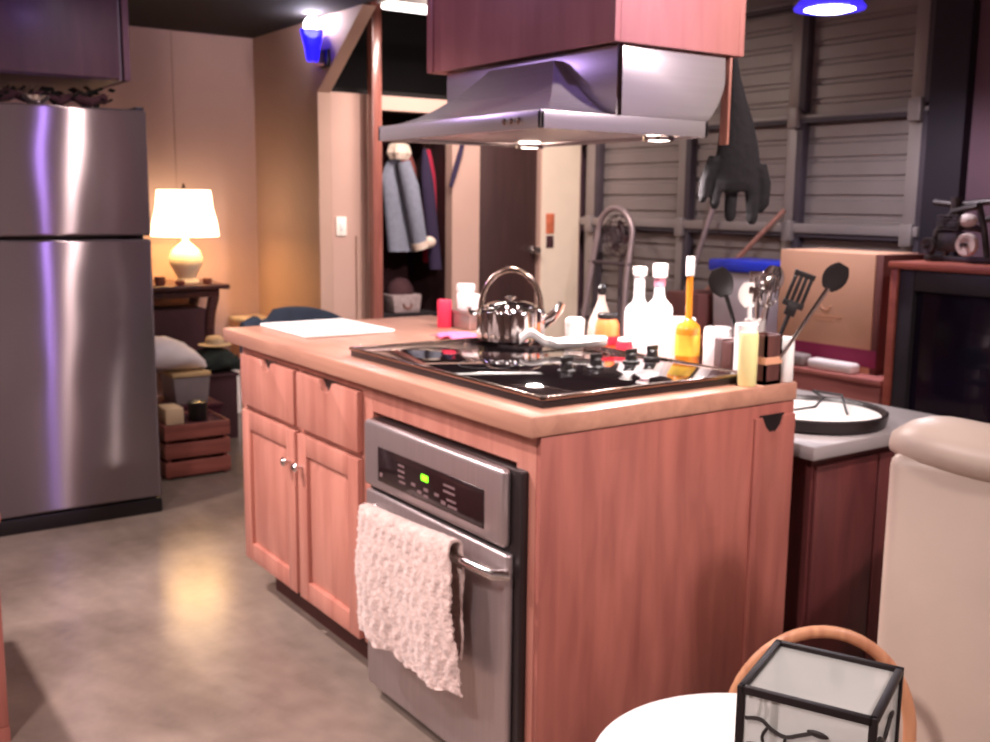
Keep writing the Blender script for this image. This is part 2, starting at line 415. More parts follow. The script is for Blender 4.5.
# ================================================================== ISLAND
isl = thing('kitchen_island', 'maple kitchen island with raised panel doors and a built-in oven', 'kitchen island', (-.86, .44, 0))
bx = MB()
bx.box(-1.70, -.02, .05, .845, .118, .872).build('carcass', M['maple'], isl)
MB().box(-1.62, -.06, .10, .80, 0, .118).build('toe_kick', M['kick'], isl)
# face frame
ff = MB()
ff.box(-1.70, -1.665, .03, .05, .118, .872).box(-1.70, -.02, .031, .05, .848, .872).box(-1.70, -.79, .031, .05, .655, .672)
ff.box(-1.24, -1.21, .0315, .05, .118, .872).box(-.815, -.755, .030, .05, .118, .872).box(-.09, -.02, .03, .05, .03, .872).box(-.76, -.09, .0305, .05, .80, .872)
ff.build('face_frame', M['maple'], isl)
for x0, x1 in ((-1.668, -1.237), (-1.213, -.812)):
    xm = (x0+x1)/2
    # drawer front with a carved finger notch in its upper edge
    pts = [(x0, .675), (x1, .675), (x1, .846), (xm+.045, .846), (xm+.03, .826), (xm+.018, .812), (xm-.018, .812), (xm-.03, .826), (xm-.045, .846), (x0, .846)]
    dr = MB().prism(pts, 'y', .010, .030, .002).build('drawer', M['maple'], isl)
    MB().box(xm-.05, xm+.05, .0295, .0308, .808, .848).build('finger_notch', M['black_plastic'], dr, label='dark finger notch')
    # frame and panel door
    dm = MB(); z0, z1, f = .128, .655, .062
    dm.box(x0, x0+f, .010, .030, z0, z1, .003).box(x1-f, x1, .010, .030, z0, z1, .003)
    dm.box(x0+f, x1-f, .0105, .030, z0, z0+f, .003).box(x0+f, x1-f, .0105, .030, z1-f, z1, .003)
    do = dm.build('door', M['maple'], isl)
    a, bq, cz, dz = x0+f, x1-f, z0+f, z1-f
    e = .035
    MB().hull([(a, .024, cz), (bq, .024, cz), (bq, .024, dz), (a, .024, dz), (a+e, .013, cz+e), (bq-e, .013, cz+e), (bq-e, .013, dz-e), (a+e, .013, dz-e)],
              [(0, 1, 5, 4), (1, 2, 6, 5), (2, 3, 7, 6), (3, 0, 4, 7), (4, 5, 6, 7)]).build('raised_panel', M['maple'], do)
    kx = x1-.03 if x0 < -1.5 else x0+.03
    MB().lathe([(0, 0), (.006, 0), (.006, .012), (.014, .018), (.015, .024), (.009, .03), (0, .031)], seg=16,
               xf=Matrix.Translation((kx, .010, .555)) @ Matrix.Rotation(PI/2, 4, 'X')).build('knob', M['chrome'], do, label='small chrome knob')
# right hand end: panel and narrow pull-out with its own notch
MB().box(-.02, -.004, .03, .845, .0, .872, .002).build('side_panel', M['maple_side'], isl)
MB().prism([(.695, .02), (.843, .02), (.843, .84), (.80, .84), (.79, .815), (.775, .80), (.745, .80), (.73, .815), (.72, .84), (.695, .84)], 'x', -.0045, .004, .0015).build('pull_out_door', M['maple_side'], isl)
MB().box(-.004, -.0015, .715, .805, .79, .845).build('finger_notch', M['black_plastic'], isl, label='dark finger notch')

t = MB().box(-1.80, 0, 0, .85, .873, .92, .006, 2)
t.build('countertop', M['butcher'], label='thick butcher block worktop covering the kitchen island', cat='countertop')

# ---- oven
DX = .044
ov = thing('wall_oven', 'stainless built-in oven with a towel on its curved handle', 'oven', (-.41, 0, .03))
MB().box(-.735, -.045, .008, .05, .03, .789, .006).build('body', M['black_satin'], ov)
MB().box(-.724, -.076, -.018, .010, .612, .792, .014, 4).build('control_panel', M['steel'], ov)
dsp = MB().box(-.640, -.146, -.0195, -.016, .640, .732, .0012).build('display', M['display'], ov)
for (x, z, wd, ht) in [(-.56, .706, .03, .005), (-.56, .692, .034, .005), (-.56, .678, .03, .005), (-.555, .664, .03, .005),
                       (-.50, .672, .02, .008), (-.47, .66, .02, .008), (-.44, .672, .02, .008), (-.44, .656, .02, .006), (-.39, .672, .02, .008), (-.36, .66, .02, .008),
                       (-.335, .705, .05, .005), (-.335, .69, .05, .005), (-.325, .672, .04, .005), (-.32, .658, .04, .005), (-.665, .66, .014, .01)]:
    MB().box(x+DX-wd/2, x+DX+wd/2, -.0202, -.019, z-ht/2, z+ht/2).build('key', M['keymark'], dsp)
MB().box(-.418, -.386, -.0204, -.019, .692, .708, .0006).build('clock_digit', M['led'], dsp, label='glowing green clock digits')
MB().box(-.724, -.066, -.012, .010, .045, .600, .008, 3).build('oven_door', M['steel'], ov)
hp = [(-.676, -.010, .556)]
for i in range(15):
    s = i/14; hp.append((-.664+s*.59, -.042-.030*math.sin(PI*s), .560+.012*math.sin(PI*s)))
hp.append((-.062, -.010, .556))
MB().tube(hp, .013, 12).build('handle', M['chrome'], ov)

# ---- knitted towel over the handle
def towel():
    rows = []
    x0, x1 = -.618, -.185
    nx, prof = 64, []
    for i in range(20): prof.append((-.052+.004, .30+.27*i/19*1.0))
    for i in range(1, 10):
        a = PI*i/10; prof.append((-.066+.018*math.cos(a), .575+.016*math.sin(a)))
    for i in range(44): prof.append((-.086-.010*math.sin(PI*i/43), .572-.315*i/43))
    for j, (y, z) in enumerate(prof):
        row = []
        for i in range(nx+1):
            u = i/nx
            k = max(0, (j-29)/43)
            x = x0+(x1-x0)*u + k*(.05*u) + .004*math.sin(z*40)
            cab = .0062*abs(math.sin(u*PI*11+.7*math.sin(z*110)))+.002*math.sin(z*420+u*30)
            yy = y-cab*(1 if j > 24 else -.4) - .010*k*math.sin(u*PI*3.2)
            zz = z - k*(.03*(0.5-abs(u-.5))) + .006*k*math.sin(u*22) + .022*u*(1-abs(k))
            row.append((x, yy-.004*math.sin(PI*u), zz))
        rows.append(row)
    return rows
MB().sheet(towel(), .006).build('towel', M['towel'], label='cream cable knit towel draped over the oven handle', cat='towel', sharp=80)

# ---- cooktop
ck = thing('cooktop', 'black glass electric cooktop set into the butcher block', 'cooktop', (-.52, .40, .92))
MB().box(-.975, -.060, .075, .722, .9202, .942, .003).build('base', M['black_satin'], ck)
MB().box(-.965, -.070, .085, .712, .942, .9445, .001).build('glass_top', M['black_glass'], ck)
tr = MB()
tr.box(-.978, -.057, .072, .083, .938, .947, .002).box(-.978, -.057, .714, .725, .938, .947, .002).box(-.978, -.967, .072, .725, .938, .947, .002).box(-.068, -.057, .072, .725, .938, .947, .002)
tr.build('steel_rim', M['bronze'], ck)
for x, y in ((-.315, .345), (-.325, .45), (-.345, .59), (-.365, .685)):
    k = MB().lathe([(0, 0), (.024, 0), (.024, .004), (.017, .007), (.015, .022), (.011, .026), (0, .026)], (x, y, .9447), 20).build('knob', M['black_plastic'], ck)
    MB().box(x-.004, x+.004, y-.019, y+.019, .968, .982, .002).build('knob_grip', M['black_plastic'], k)
for x, y, r in ((-.80, .24, .09), (-.80, .56, .075), (-.52, .24, .075), (-.55, .56, .1)):
    MB().lathe([(r-.003, 0), (r, 0), (r, .0004), (r-.003, .0004), (r-.003, 0)], (x, y, .9446), 48).build('burner_ring', M['black_satin'], ck)

# ---- kettle
kt = thing('kettle', 'ribbed stainless kettle with an arched handle on the black cooktop', 'kettle', (-.86, .56, .945))
cx, cy, cz = -.875, .572, .9455
rib = lambda a, z: 1+.022*max(-.6, min(.6, 1.6*math.sin(a*18)))
MB().lathe([(0, 0), (.098, 0), (.104, .006), (.104, .090), (.100, .098), (.086, .104), (.06, .107), (0, .108)], (cx, cy, cz), 144, rib=lambda a, z: rib(a, z) if .004 < z < .095 else 1).build('pot', M['chrome'], kt)
ld = MB().lathe([(.072, .106), (.070, .112), (.045, .119), (.012, .122), (0, .122)], (cx, cy, cz), 40).build('lid', M['chrome'], kt)
MB().lathe([(.006, .121), (.006, .125), (.018, .128), (.018, .133), (.010, .137), (0, .138)], (cx, cy, cz), 20).build('lid_knob', M['chrome'], ld)
ux = Vector((.57, .82, 0))
hd = arc((cx, cy, cz+.095), .092, PI*.0, PI*1.0, 26, ux, (0, 0, 1.32))
MB().tube(hd, .009, 12).build('handle', M['bronze'], kt, label='arched dark metal handle')
sp0 = Vector((cx, cy, cz))+ux*.095
MB().tube([sp0+Vector((0, 0, .055)), sp0+ux*.03+Vector((0, 0, .07)), sp0+ux*.052+Vector((0, 0, .095)), sp0+ux*.062+Vector((0, 0, .115))], [.022, .018, .014, .012], 14).build('spout', M['chrome'], kt)
MB().tube([Vector((cx, cy, cz))-ux*.10+Vector((0, 0, .08)), Vector((cx, cy, cz))-ux*.125+Vector((0, 0, .085)), Vector((cx, cy, cz))-ux*.128+Vector((0, 0, .10))], .008, 10).build('lug', M['chrome'], kt)

# ---- spoon rest: long white dish with a curled handle
sr = MB()
ax = Vector((.50, .80, 0)).normalized(); bxv = Vector((-ax.y, ax.x, 0)); c0 = Vector((-.60, .56, .9455))
rings = []
for i in range(25):
    s = i/24
    hw = .012+.045*math.sin(PI*min(1, max(0, (s-.33)/.67)))**.7 if s > .33 else .012+.006*math.sin(s*6)
    lift = .030*math.exp(-((s-.12)/.13)**2)+.012*s+.016
    if s > .4: lift = .016+.010*(s-.4)/.6
    p = c0+ax*(-.125+.25*s)
    rings.append([p+bxv*hw*q+Vector((0, 0, lift+dz)) for q, dz in ((-1, .012), (-.7, -.002), (0, -.010), (.7, -.002), (1, .012), (.85, .016), (0, .002), (-.85, .016))])
for r in rings:
    for v in r:
        if v.z < .9455: v.z = .9455
sr.loft(rings)
sr.ball(c0+ax*.03+Vector((0, 0, .006)), .03, (1, 1, .2), 16)
sr.build('spoon_rest', M['white'], label='white ladle-shaped spoon rest lying on the cooktop beside the knobs', cat='spoon rest')

# ---- cutting board
cb = MB().box(-1.775, -1.385, .125, .455, .9205, .932, .005, 2)
cb.build('cutting_board', M['board'], label='white plastic cutting board on the far end of the worktop', cat='cutting board')
# ---- candle etc
cd = thing('candle', 'red pillar candle near the back of the butcher block', 'candle', (-1.43, .68, .92))
MB().lathe([(0, 0), (.024, 0), (.026, .003), (.026, .094), (.023, .099), (.012, .095), (0, .094)], (-1.43, .68, .9205), 28).build('wax', M['red_wax'], cd)
MB().tube([(-1.43, .68, 1.012), (-1.43, .681, 1.022), (-1.428, .683, 1.028)], .0015, 6).build('wick', M['black_plastic'], cd)
# tin box carrying a white square bowl, and a taller white canister behind
tb = thing('tin_box', 'low grey tin box under a white square bowl', 'tin', (-1.36, .745, .92))
MB().box(-1.42, -1.30, .70, .79, .9205, .978, .006).build('body', M['grey_tin'], tb)
MB().box(-1.423, -1.297, .697, .793, .972, .985, .004).build('lid', M['grey_tin'], tb)
bwl = MB().lathe([(0, 0), (.036, 0), (.046, .012), (.05, .055), (.046, .055), (.042, .016), (0, .010)], (-1.36, .745, .9855), 4, rib=None, xf=rot((-1.36, .745, 0), .75+.2))
bwl.build('square_bowl', M['milky'], label='white square bowl sitting on the grey tin box', cat='bowl')
wc = thing('canister', 'tall white lidded canister behind the red candle', 'canister', (-1.46, .79, .92))
MB().lathe([(0, 0), (.030, 0), (.032, .004), (.032, .125), (0, .125)], (-1.46, .79, .9205), 28).build('jar_body', M['milky'], wc)
MB().lathe([(.034, .1255), (.034, .145), (.03, .150), (0, .151)], (-1.46, .79, .9205), 28).build('lid', M['white'], wc)
# pink cloth crumpled beside the cooktop
rows = []
for i in range(15):
    rows.append([(-1.235+.16*i/14+.01*math.sin(j), .50+.13*j/11+.012*math.sin(i*.8), .925+.010*abs(math.sin(i*.9+j*.5))*math.sin(PI*i/14)+.006*math.sin(PI*j/11)) for j in range(12)])
MB().sheet(rows, .002).build('dish_cloth', M['pink_cloth'], label='crumpled pink dish cloth behind the cooktop corner', cat='cloth', sharp=80)

# ---- bottles and jars along the back of the cooktop
def bottle(name, label, cat, x, y, prof, m, cap=None, capm=None, group=None, band=None, bandm=None, z=.9205):
    t = thing(name, label, cat, (x, y, .92), group)
    MB().lathe(prof, (x, y, z), 28).build('body', m, t)
    if cap: MB().lathe(cap, (x, y, z), 24).build('cap', capm, t)
    if band:
        r, a, bq = band
        MB().lathe([(r-.001, a), (r, a), (r, bq), (r-.001, bq)], (x, y, z), 28).build('label', bandm, t)
    return t
def bprof(r, h, neck, nh):
    return [(0, 0), (r*.92, 0), (r, .004), (r, h), (r*.9, h+.012), (neck*1.25, h+.03), (neck, h+.042), (neck, h+.042+nh), (0, h+.042+nh)]
bottle('sauce_bottle', 'orange sauce jar with a black cap and red label', 'jar', -.637, .756, [(0, 0), (.031, 0), (.035, .004), (.038, .04), (.035, .09), (.028, .105), (0, .105)],
       M['orange_jar'], [(.030, .1055), (.030, .118), (.027, .121), (0, .121)], M['black_plastic'], band=(.0385, .030, .055), bandm=M['red_label'])
bottle('honey_jar', 'small round red jar squeezed behind the orange sauce jar', 'jar', -.555, .752, [(0, 0), (.02, 0), (.024, .004), (.026, .025), (.022, .045), (0, .046)],
       M['red_label'], [(.02, .0465), (.02, .056), (0, .057)], M['white'])
bottle('oil_bottle', 'amber oil bottle with a yellow label and long pale neck', 'bottle', -.315, .768, bprof(.034, .105, .009, .105), M['amber'],
       [(.012, .253), (.012, .300), (.010, .304), (0, .305)], M['milky'], band=(.0345, .035, .092), bandm=M['yellow_label'])
bottle('vinegar_cruet', 'pear shaped pale cruet with a dark stopper at the back of the worktop', 'cruet', -.735, .815,
       [(0, 0), (.034, 0), (.040, .006), (.042, .05), (.036, .09), (.020, .125), (.012, .15), (.012, .165), (0, .165)], M['pale_glass'],
       [(.008, .1655), (.014, .175), (.014, .188), (.006, .198), (0, .2)], M['black_plastic'])
bottle('milk_bottle', 'pale carafe with a flat white cap and peach neck', 'bottle', -.555, .805, bprof(.042, .13, .016, .065), M['milky'],
       [(.021, .2375), (.022, .256), (.018, .262), (0, .263)], M['white'])
bottle('rum_bottle', 'pale bottle with a broad white cap above a pink collar', 'bottle', -.465, .80, bprof(.040, .145, .015, .05), M['milky'],
       [(.021, .2375), (.022, .27), (.02, .276), (0, .277)], M['white'], band=(.0165, .212, .236), bandm=M['cork'])
bottle('canister', 'squat white canister between the amber bottle and pepper mill', 'canister', -.235, .80, [(0, 0), (.036, 0), (.038, .004), (.038, .112), (.034, .118), (0, .118)], M['milky'])
bottle('sugar_jar', 'small white lidded jar behind the spoon rest handle', 'jar', -.80, .765, [(0, 0), (.026, 0), (.030, .004), (.030, .07), (0, .07)], M['white'],
       [(.031, .0705), (.031, .084), (.020, .092), (0, .093)], M['white'])
bottle('salt_cylinder', 'white cylinder crammed behind the amber bottle', 'canister', -.378, .808, [(0, 0), (.036, 0), (.038, .004), (.038, .125), (.034, .13), (0, .13)], M['milky'])
pm = thing('spice_box', 'grey and brown wooden spice box at the cooktop corner', 'box', (-.165, .768, .92))
MB().box(-.195, -.168, .745, .792, .9205, 1.018, .002).build('body', M['grey_tin'], pm)
MB().box(-.167, -.135, .745, .792, .9205, 1.012, .002).build('front_board', M['brown_block'], pm)
bottle('mustard_bottle', 'pale yellow plastic bottle on the worktop beside the utensil block', 'bottle', -.029, .690, [(0, 0), (.021, 0), (.023, .004), (.024, .128), (.021, .134), (0, .134)], M['yellow_plastic'])
bottle('flour_canister', 'white canister squeezed behind the pale yellow bottle', 'canister', -.102, .762, [(0, 0), (.026, 0), (.029, .004), (.030, .142), (.027, .145), (0, .145)], M['milky'])
# utensil block
ub = thing('utensil_block', 'dark brown square utensil holder with a tan band', 'utensil holder', (-.036, .758, .92))
u = MB()
X0, X1, Y0, Y1 = -.066, -.006, .728, .788
u.box(X0, X1, Y0, Y0+.007, .9205, 1.045).box(X0, X1, Y1-.007, Y1, .9205, 1.045).box(X0, X0+.007, Y0, Y1, .9205, 1.045).box(X1-.007, X1, Y0, Y1, .9205, 1.045).box(X0, X1, Y0, Y1, .9205, .93)
u.build('body', M['brown_block'], ub)
u = MB()
for a in ((X0-.0015, X1+.0015, Y0-.0015, Y0), (X0-.0015, X1+.0015, Y1, Y1+.0015), (X0-.0015, X0, Y0, Y1), (X1, X1+.0015, Y0, Y1)): u.box(*a, .972, .990)
u.build('band', M['tan_band'], ub)
bottle('vitamin_bottle', 'small white bottle at the far corner beside the utensil block', 'bottle', -.022, .822, [(0, 0), (.019, 0), (.021, .003), (.021, .108), (.017, .114), (0, .114)], M['white_matte'])
# white crock with tools
cr_ = thing('utensil_crock', 'white round crock full of steel utensils on the island', 'crock', (-.165, .822, .92))
MB().lathe([(0, 0), (.024, 0), (.026, .004), (.027, .150), (.0235, .150), (.0225, .01), (0, .008)], (-.125, .82, .9205), 32).build('body', M['white'], cr_)
B = Vector((-.125, .82, .935))
def tool(name, label, cat, base, tip, hm, head):
    t = thing(name, label, cat, base)
    base = Vector(base); tip = Vector(tip)
    MB().tube([base, base.lerp(tip, .5), tip], [.0045, .005, .006], 10).build('shaft', hm, t)
    head(t, base, tip)
    return t
def spoon_head(m, r=.034, deep=.5, name='bowl', scale=(1, 1, 1.35)):
    def f(t, b0, tip):
        d = (tip-b0).normalized()
        X = aim(tip, tip+d)
        mb = MB(); mb.T = X
        rings = []
        for i in range(9):
            s = i/8; w = r*math.sin(PI*min(.999, .08+.84*s))**.6; z = r*2.3*s-.004
            ring = []
            for k in range(12):
                a = 2*PI*k/12
                ring.append(Vector((w*math.cos(a), (.35*w*math.sin(a) if math.sin(a) < 0 else .12*w*math.sin(a))+deep*r*(.25-(s-.5)**2)*-1, z)))
            rings.append(ring)
        mb.loft(rings); mb.build(name, m, t)
    return f
def flat_head(m, w, h, slots=True, name='blade'):
    def f(t, b0, tip):
        d = (tip-b0).normalized(); mb = MB(); mb.T = aim(tip, tip+d)
        mb.box(-w*.25, w*.25, -.003, .003, -.01, .02, .001)
        if slots:
            for i in range(4):
                x = -w/2+w*(i+.5)/4; mb.box(x-w*.085, x+w*.085, -.002, .002, .015, h, .0008)
            mb.box(-w/2, w/2, -.0022, .0022, .012, .028, .001).box(-w/2, w/2, -.0022, .0022, h-.014, h, .001)
        else: mb.box(-w/2, w/2, -.002, .002, .012, h, .001)
        mb.build(name, m, t)
    return f
def whisk_head(m):
    def f(t, b0, tip):
        d = (tip-b0).normalized(); mb = MB(); mb.T = aim(tip, tip+d)
        for k in range(6):
            a = PI*k/6
            mb.tube([(math.cos(a)*.028*math.sin(q), math.sin(a)*.028*math.sin(q), .045-.045*math.cos(q)) for q in [PI*2*i/24 for i in range(13)]] , .0016, 6)
            mb.tube([(-math.cos(a)*.028*math.sin(q), -math.sin(a)*.028*math.sin(q), .045-.045*math.cos(q)) for q in [PI*i/12 for i in range(13)]], .0016, 6)
        mb.build('wire_loops', m, t)
    return f
ux2 = Vector((.57, .82, 0))       # across the view
tool('steel_ladle', 'shiny steel spoon standing tallest in the white crock', 'spoon', B+Vector((.004, .004, 0)), B+Vector((.02, .03, .21)), M['chrome'], spoon_head(M['chrome'], .030))
tool('whisk', 'steel balloon whisk in the white crock', 'whisk', B+Vector((0, .006, 0)), B+Vector((.012, .022, .165)), M['chrome'], whisk_head(M['chrome']))
tool('white_spoon', 'white serving spoon curving out of the crock', 'spoon', B+Vector((-.006, 0, 0)), B+Vector((-.012, -.012, .17)), M['white'], spoon_head(M['white'], .028))
tool('black_ladle', 'black ladle leaning out of the crock towards the bottles', 'ladle', B+Vector((-.008, -.006, 0)), B+Vector((-.050, -.062, .198)), M['black_nylon'], spoon_head(M['black_nylon'], .033, 1.2))
tool('silver_turner', 'silver spatula at the back of the white crock', 'spatula', B+Vector((.006, -.004, 0)), B+Vector((.0, .005, .19)), M['chrome'], flat_head(M['chrome'], .05, .07))
H = Vector((-.036, .758, .936))
tool('black_spatula', 'black slotted spatula leaning out of the dark utensil block', 'spatula', H, H+Vector((.030, .052, .165)), M['black_nylon'], flat_head(M['black_nylon'], .055, .105))
tool('black_spoon', 'black spoon with a steel shank leaning furthest from the utensil block', 'spoon', H+Vector((.008, .006, 0)), H+Vector((.104, .100, .228)), M['chrome'], spoon_head(M['black_nylon'], .031))

# ================================================================== HOOD
hd_ = thing('range_hood', 'stainless range hood with a flared canopy over the cooktop', 'range hood', (-.64, .46, 1.53))
xl, xr, yf, yb, zb = -1.03, -.25, .20, .745, 1.535
zt, yB = 1.744, .435
# rim band, open below
rm = MB()
rm.box(xl, xr, yf, yf+.012, zb, zb+.042, .002).box(xl, xl+.012, yf, yb, zb, zb+.042, .002).box(xr-.012, xr, yf, yb, zb, zb+.042, .002).box(xl, xr, yb-.012, yb, zb, zb+.042, .002)
rm.build('rim', M['steel_hood'], hd_)
MB().box(xl+.012, xr-.012, yf+.012, yb-.012, zb+.012, zb+.02).build('filter_panel', M['steel'], hd_)
# flared canopy, concave in profile, hipped at both ends
rings = []
n = 16
for i in range(n+1):
    s = i/n
    k = s**1.7                      # height climbs slowly, then steeply
    z = zb+.042+(zt-.02-zb-.042)*k
    inset = s
    ring = [(xl+.27*inset, yB, z), (xl+.27*inset, yf+(yB-.03-yf)*s**.85, z), (xr-.22*inset, yf+(yB-.03-yf)*s**.85, z), (xr-.22*inset, yB, z)]
    rings.append(ring)
MB().loft(rings).build('canopy', M['steel_hood'], hd_, sharp=25)
# box body with a rounded lower back corner
pr = [(yB, zb+.042), (yB, zt), (.80, zt), (.80, 1.68)]
for i in range(7):
    a = i/6; pr.append((.80-.055*a**1.6, 1.68-(1.68-zb-.042)*a))
MB().prism(pr, 'x', xl, xr, .002).build('body', M['steel_hood'], hd_)
MB().box(xr-.001, xr+.003, yB-.006, yB+.008, zb+.042, zt).build('corner_seam', M['chrome'], hd_)
for x, y in ((-.95, .69), (-.375, .69)):
    fx = MB().lathe([(.036, .004), (.042, 0), (.044, .012), (.036, .014), (.036, .004)], (x, y, zb-.006), 28).build('light_fitting', M['chrome'], hd_)
    MB().lathe([(0, 0), (.03, 0), (.036, .004), (.036, .006), (0, .006)], (x, y, zb-.004), 28).build('light_lens', M['halogen'], fx, label='lit white hood lamp')
sw = MB()
for k in range(3): sw.lathe([(0, 0), (.008, 0), (.008, .008), (0, .009)], seg=14, xf=Matrix.Translation((xr-.075+.0, yf+.0, zb+.02)) @ Matrix.Rotation(PI/2, 4, 'X') @ Matrix.Translation((-.03*k, 0, 0)))
sw.build('switch', M['chrome'], hd_)
ch = thing('hood_chase', 'maple wood box enclosing the duct above the range hood', 'hood chase', (-.64, .65, 1.745))
c_ = MB()
c_.box(-1.055, -.235, .405, .423, 1.746, 3.3, .002).box(-1.055, -.235, .832, .85, 1.746, 3.3, .002).box(-1.055, -1.037, .423, .832, 1.746, 3.3, .002).box(-.253, -.235, .423, .832, 1.746, 3.3, .002)
c_.build('board', M['maple_chase'], ch)
MB().box(-1.037, -.253, .423, .832, 1.752, 1.762).build('bottom_board', M['maple_chase'], ch)
MB().box(-1.09, -1.056, .40, .47, 1.746, 3.3, .003).build('corner_batten', M['maple_chase'], ch)
# hanging wooden spoon and glove on the back corner
rack = thing('wooden_paddle', 'flat wooden paddle hanging at the back corner of the hood', 'paddle', (-.25, .83, 1.52))
MB().box(-.275, -.245, .812, .820, 1.520, 1.765, .003).build('blade', M['stick'], rack)
MB().tube([(-.26, .816, 1.76), (-.26, .826, 1.775), (-.26, .84, 1.772)], .002, 8).build('hook', M['chrome'], rack)
def glove():
    m = MB()
    e1 = Vector((.57, .82, 0)).normalized(); e2 = Vector((-.82, .57, 0)).normalized()
    o = Vector((-.272, .872, 0))
    def ring(z, c, w, d): return [o+e1*(c+.9*w*math.cos(2*PI*k/16))+e2*(d*math.sin(2*PI*k/16))+Vector((0, 0, z)) for k in range(16)]
    m.loft([ring(1.745, -.012, .011, .009), ring(1.70, -.010, .019, .014), ring(1.64, -.004, .034, .022), ring(1.58, .003, .050, .028), ring(1.52, .008, .062, .032), ring(1.46, .010, .070, .034), ring(1.42, .012, .068, .032), ring(1.40, .012, .060, .024)])
    for x, z1, r, d in ((-.040, 1.352, .0150, 0), (-.002, 1.318, .0175, .01), (.044, 1.312, .0175, -.01)):
        p = o+e1*x+e2*d
        m.tube([p+Vector((0, 0, 1.45)), p+Vector((0, 0, 1.40))+e1*(.1*x), p+Vector((0, 0, z1+.014))+e1*(.2*x), p+Vector((0, 0, z1))+e1*(.2*x)], [r, r, r*.92, r*.5], 12)
    p = o+e1*.078
    m.tube([p+Vector((0, 0, 1.47))-e1*.01, p+Vector((0, 0, 1.42))+e1*.004, p+Vector((0, 0, 1.368))+e1*.002, p+Vector((0, 0, 1.345))-e1*.006], [.020, .021, .020, .010], 12)
    p = o-e1*.062
    m.tube([p+Vector((0, 0, 1.49))+e1*.01, p+Vector((0, 0, 1.43))-e1*.012, p+Vector((0, 0, 1.385))-e1*.018, p+Vector((0, 0, 1.368))-e1*.02], [.018, .016, .013, .007], 12)
    m.tube([o+e1*-.014+Vector((0, 0, 1.735)), o+e1*-.022+Vector((0, 0, 1.765)), o+e1*-.004+Vector((0, 0, 1.765)), o+e1*-.008+Vector((0, 0, 1.735))], .004, 8)
    g = m.build('hanging_glove', M['glove'], label='black long grill glove hanging fingers down behind the hood', cat='glove')
    r = g.modifiers.new('remesh', 'REMESH'); r.mode = 'VOXEL'; r.voxel_size = .0045; r.use_smooth_shade = True
    s = g.modifiers.new('smooth', 'SMOOTH'); s.iterations = 3; s.factor = .5
glove()

# ================================================================== FRIDGE SIDE
fr = thing('refrigerator', 'tall stainless refrigerator with the freezer door on top', 'refrigerator', (-3.1, -.34, 0))
MB().box(-3.50, -2.825, -.72, .045, .02, 1.725, .01).build('body', M['black_satin'], fr)
MB().box(-2.82, -2.755, -.73, .055, 1.208, 1.722, .012, 4).build('freezer_door', M['steel_fridge'], fr)
MB().box(-2.82, -2.755, -.73, .055, .075, 1.192, .012, 4).build('fridge_door', M['steel_fridge'], fr)
MB().box(-2.90, -2.765, -.72, .060, 0, .066, .008).build('base_grille', M['black_plastic'], fr)
MB().box(-2.90, -2.79, .02, .056, 1.722, 1.735, .003).build('hinge_cover', M['black_plastic'], fr)
M['dark_cabinet'] = wood('cabinet_over_fridge', srgb(70, 44, 56), srgb(84, 54, 66), .5, 'z', 1.6)
fc = thing('upper_cabinet', 'dark wood cabinet hung above the stainless refrigerator', 'cabinet', (-3.2, -.36, 1.83))
MB().box(-3.9, -2.88, -.73, .00, 1.845, 2.37).build('body', M['dark_cabinet'], fc)
MB().box(-2.88, -2.86, -.725, -.015, 1.85, 2.36, .003).build('door', M['dark_cabinet'], fc)
MB().box(-3.9, -2.855, .001, .028, 1.845, 2.37, .002).build('side_panel', M['mauve'], fc)
# leafy trailing wreath and a pan on the fridge
wr = thing('dried_garland', 'dull green leafy garland lying on top of the refrigerator', 'garland', (-2.9, -.3, 1.725))
path = [(-2.95+.02*math.sin(i), -.56+.50*i/16, 1.764+.010*math.sin(i*1.7)) for i in range(17)]
MB().tube(path, [.020+.006*math.sin(i*2) for i in range(17)], 10).build('stem', M['closet'], wr)
lf = MB()
for i in range(110):
    p = Vector(random.choice(path))+Vector((random.uniform(-.05, .04), random.uniform(-.03, .03), random.uniform(-.012, .045)))
    a = random.uniform(0, 2*PI); l = random.uniform(.025, .05); d1 = Vector((math.cos(a), math.sin(a), random.uniform(-.3, .4))).normalized()
    d2 = d1.orthogonal().normalized()*l*.35; p.z = max(p.z, 1.742)
    up = Vector((0, 0, .004))
    q = [p, p+d1*l*.5+d2, p+d1*l, p+d1*l*.5-d2]
    for v in q: v.z = max(v.z, 1.735)
    lf.hull([*q, p+d1*l*.5+up], [(0, 1, 4), (1, 2, 4), (2, 3, 4), (3, 0, 4), (3, 2, 1, 0)])
lo = lf.build('leaf', M['leafgreen'], wr, kind='stuff')
sb = MB().lathe([(0, 0), (.03, 0), (.05, .015), (.058, .03), (.055, .03), (.047, .017), (0, .005)], (-2.80, -.365, 1.7255), 28)
sb.build('silver_bowl', M['chrome'], label='small silver dish in front of the garland above the freezer', cat='dish')

# left edge of frame: low wooden chest end
lc = thing('low_cabinet', 'low reddish wooden cabinet at the front corner of the concrete floor', 'cabinet', (-1.35, -1.15, 0))
MB().box(-1.7, -1.004, -1.45, -.881, .04, .575, .006).build('body', M['maple_side'], lc)
MB().box(-1.71, -.994, -1.46, -.871, .5755, .60, .004).build('top', M['maple_side'], lc)
MB().box(-1.68, -1.004, -1.43, -.881, 0, .04).build('plinth', M['maple_side'], lc)

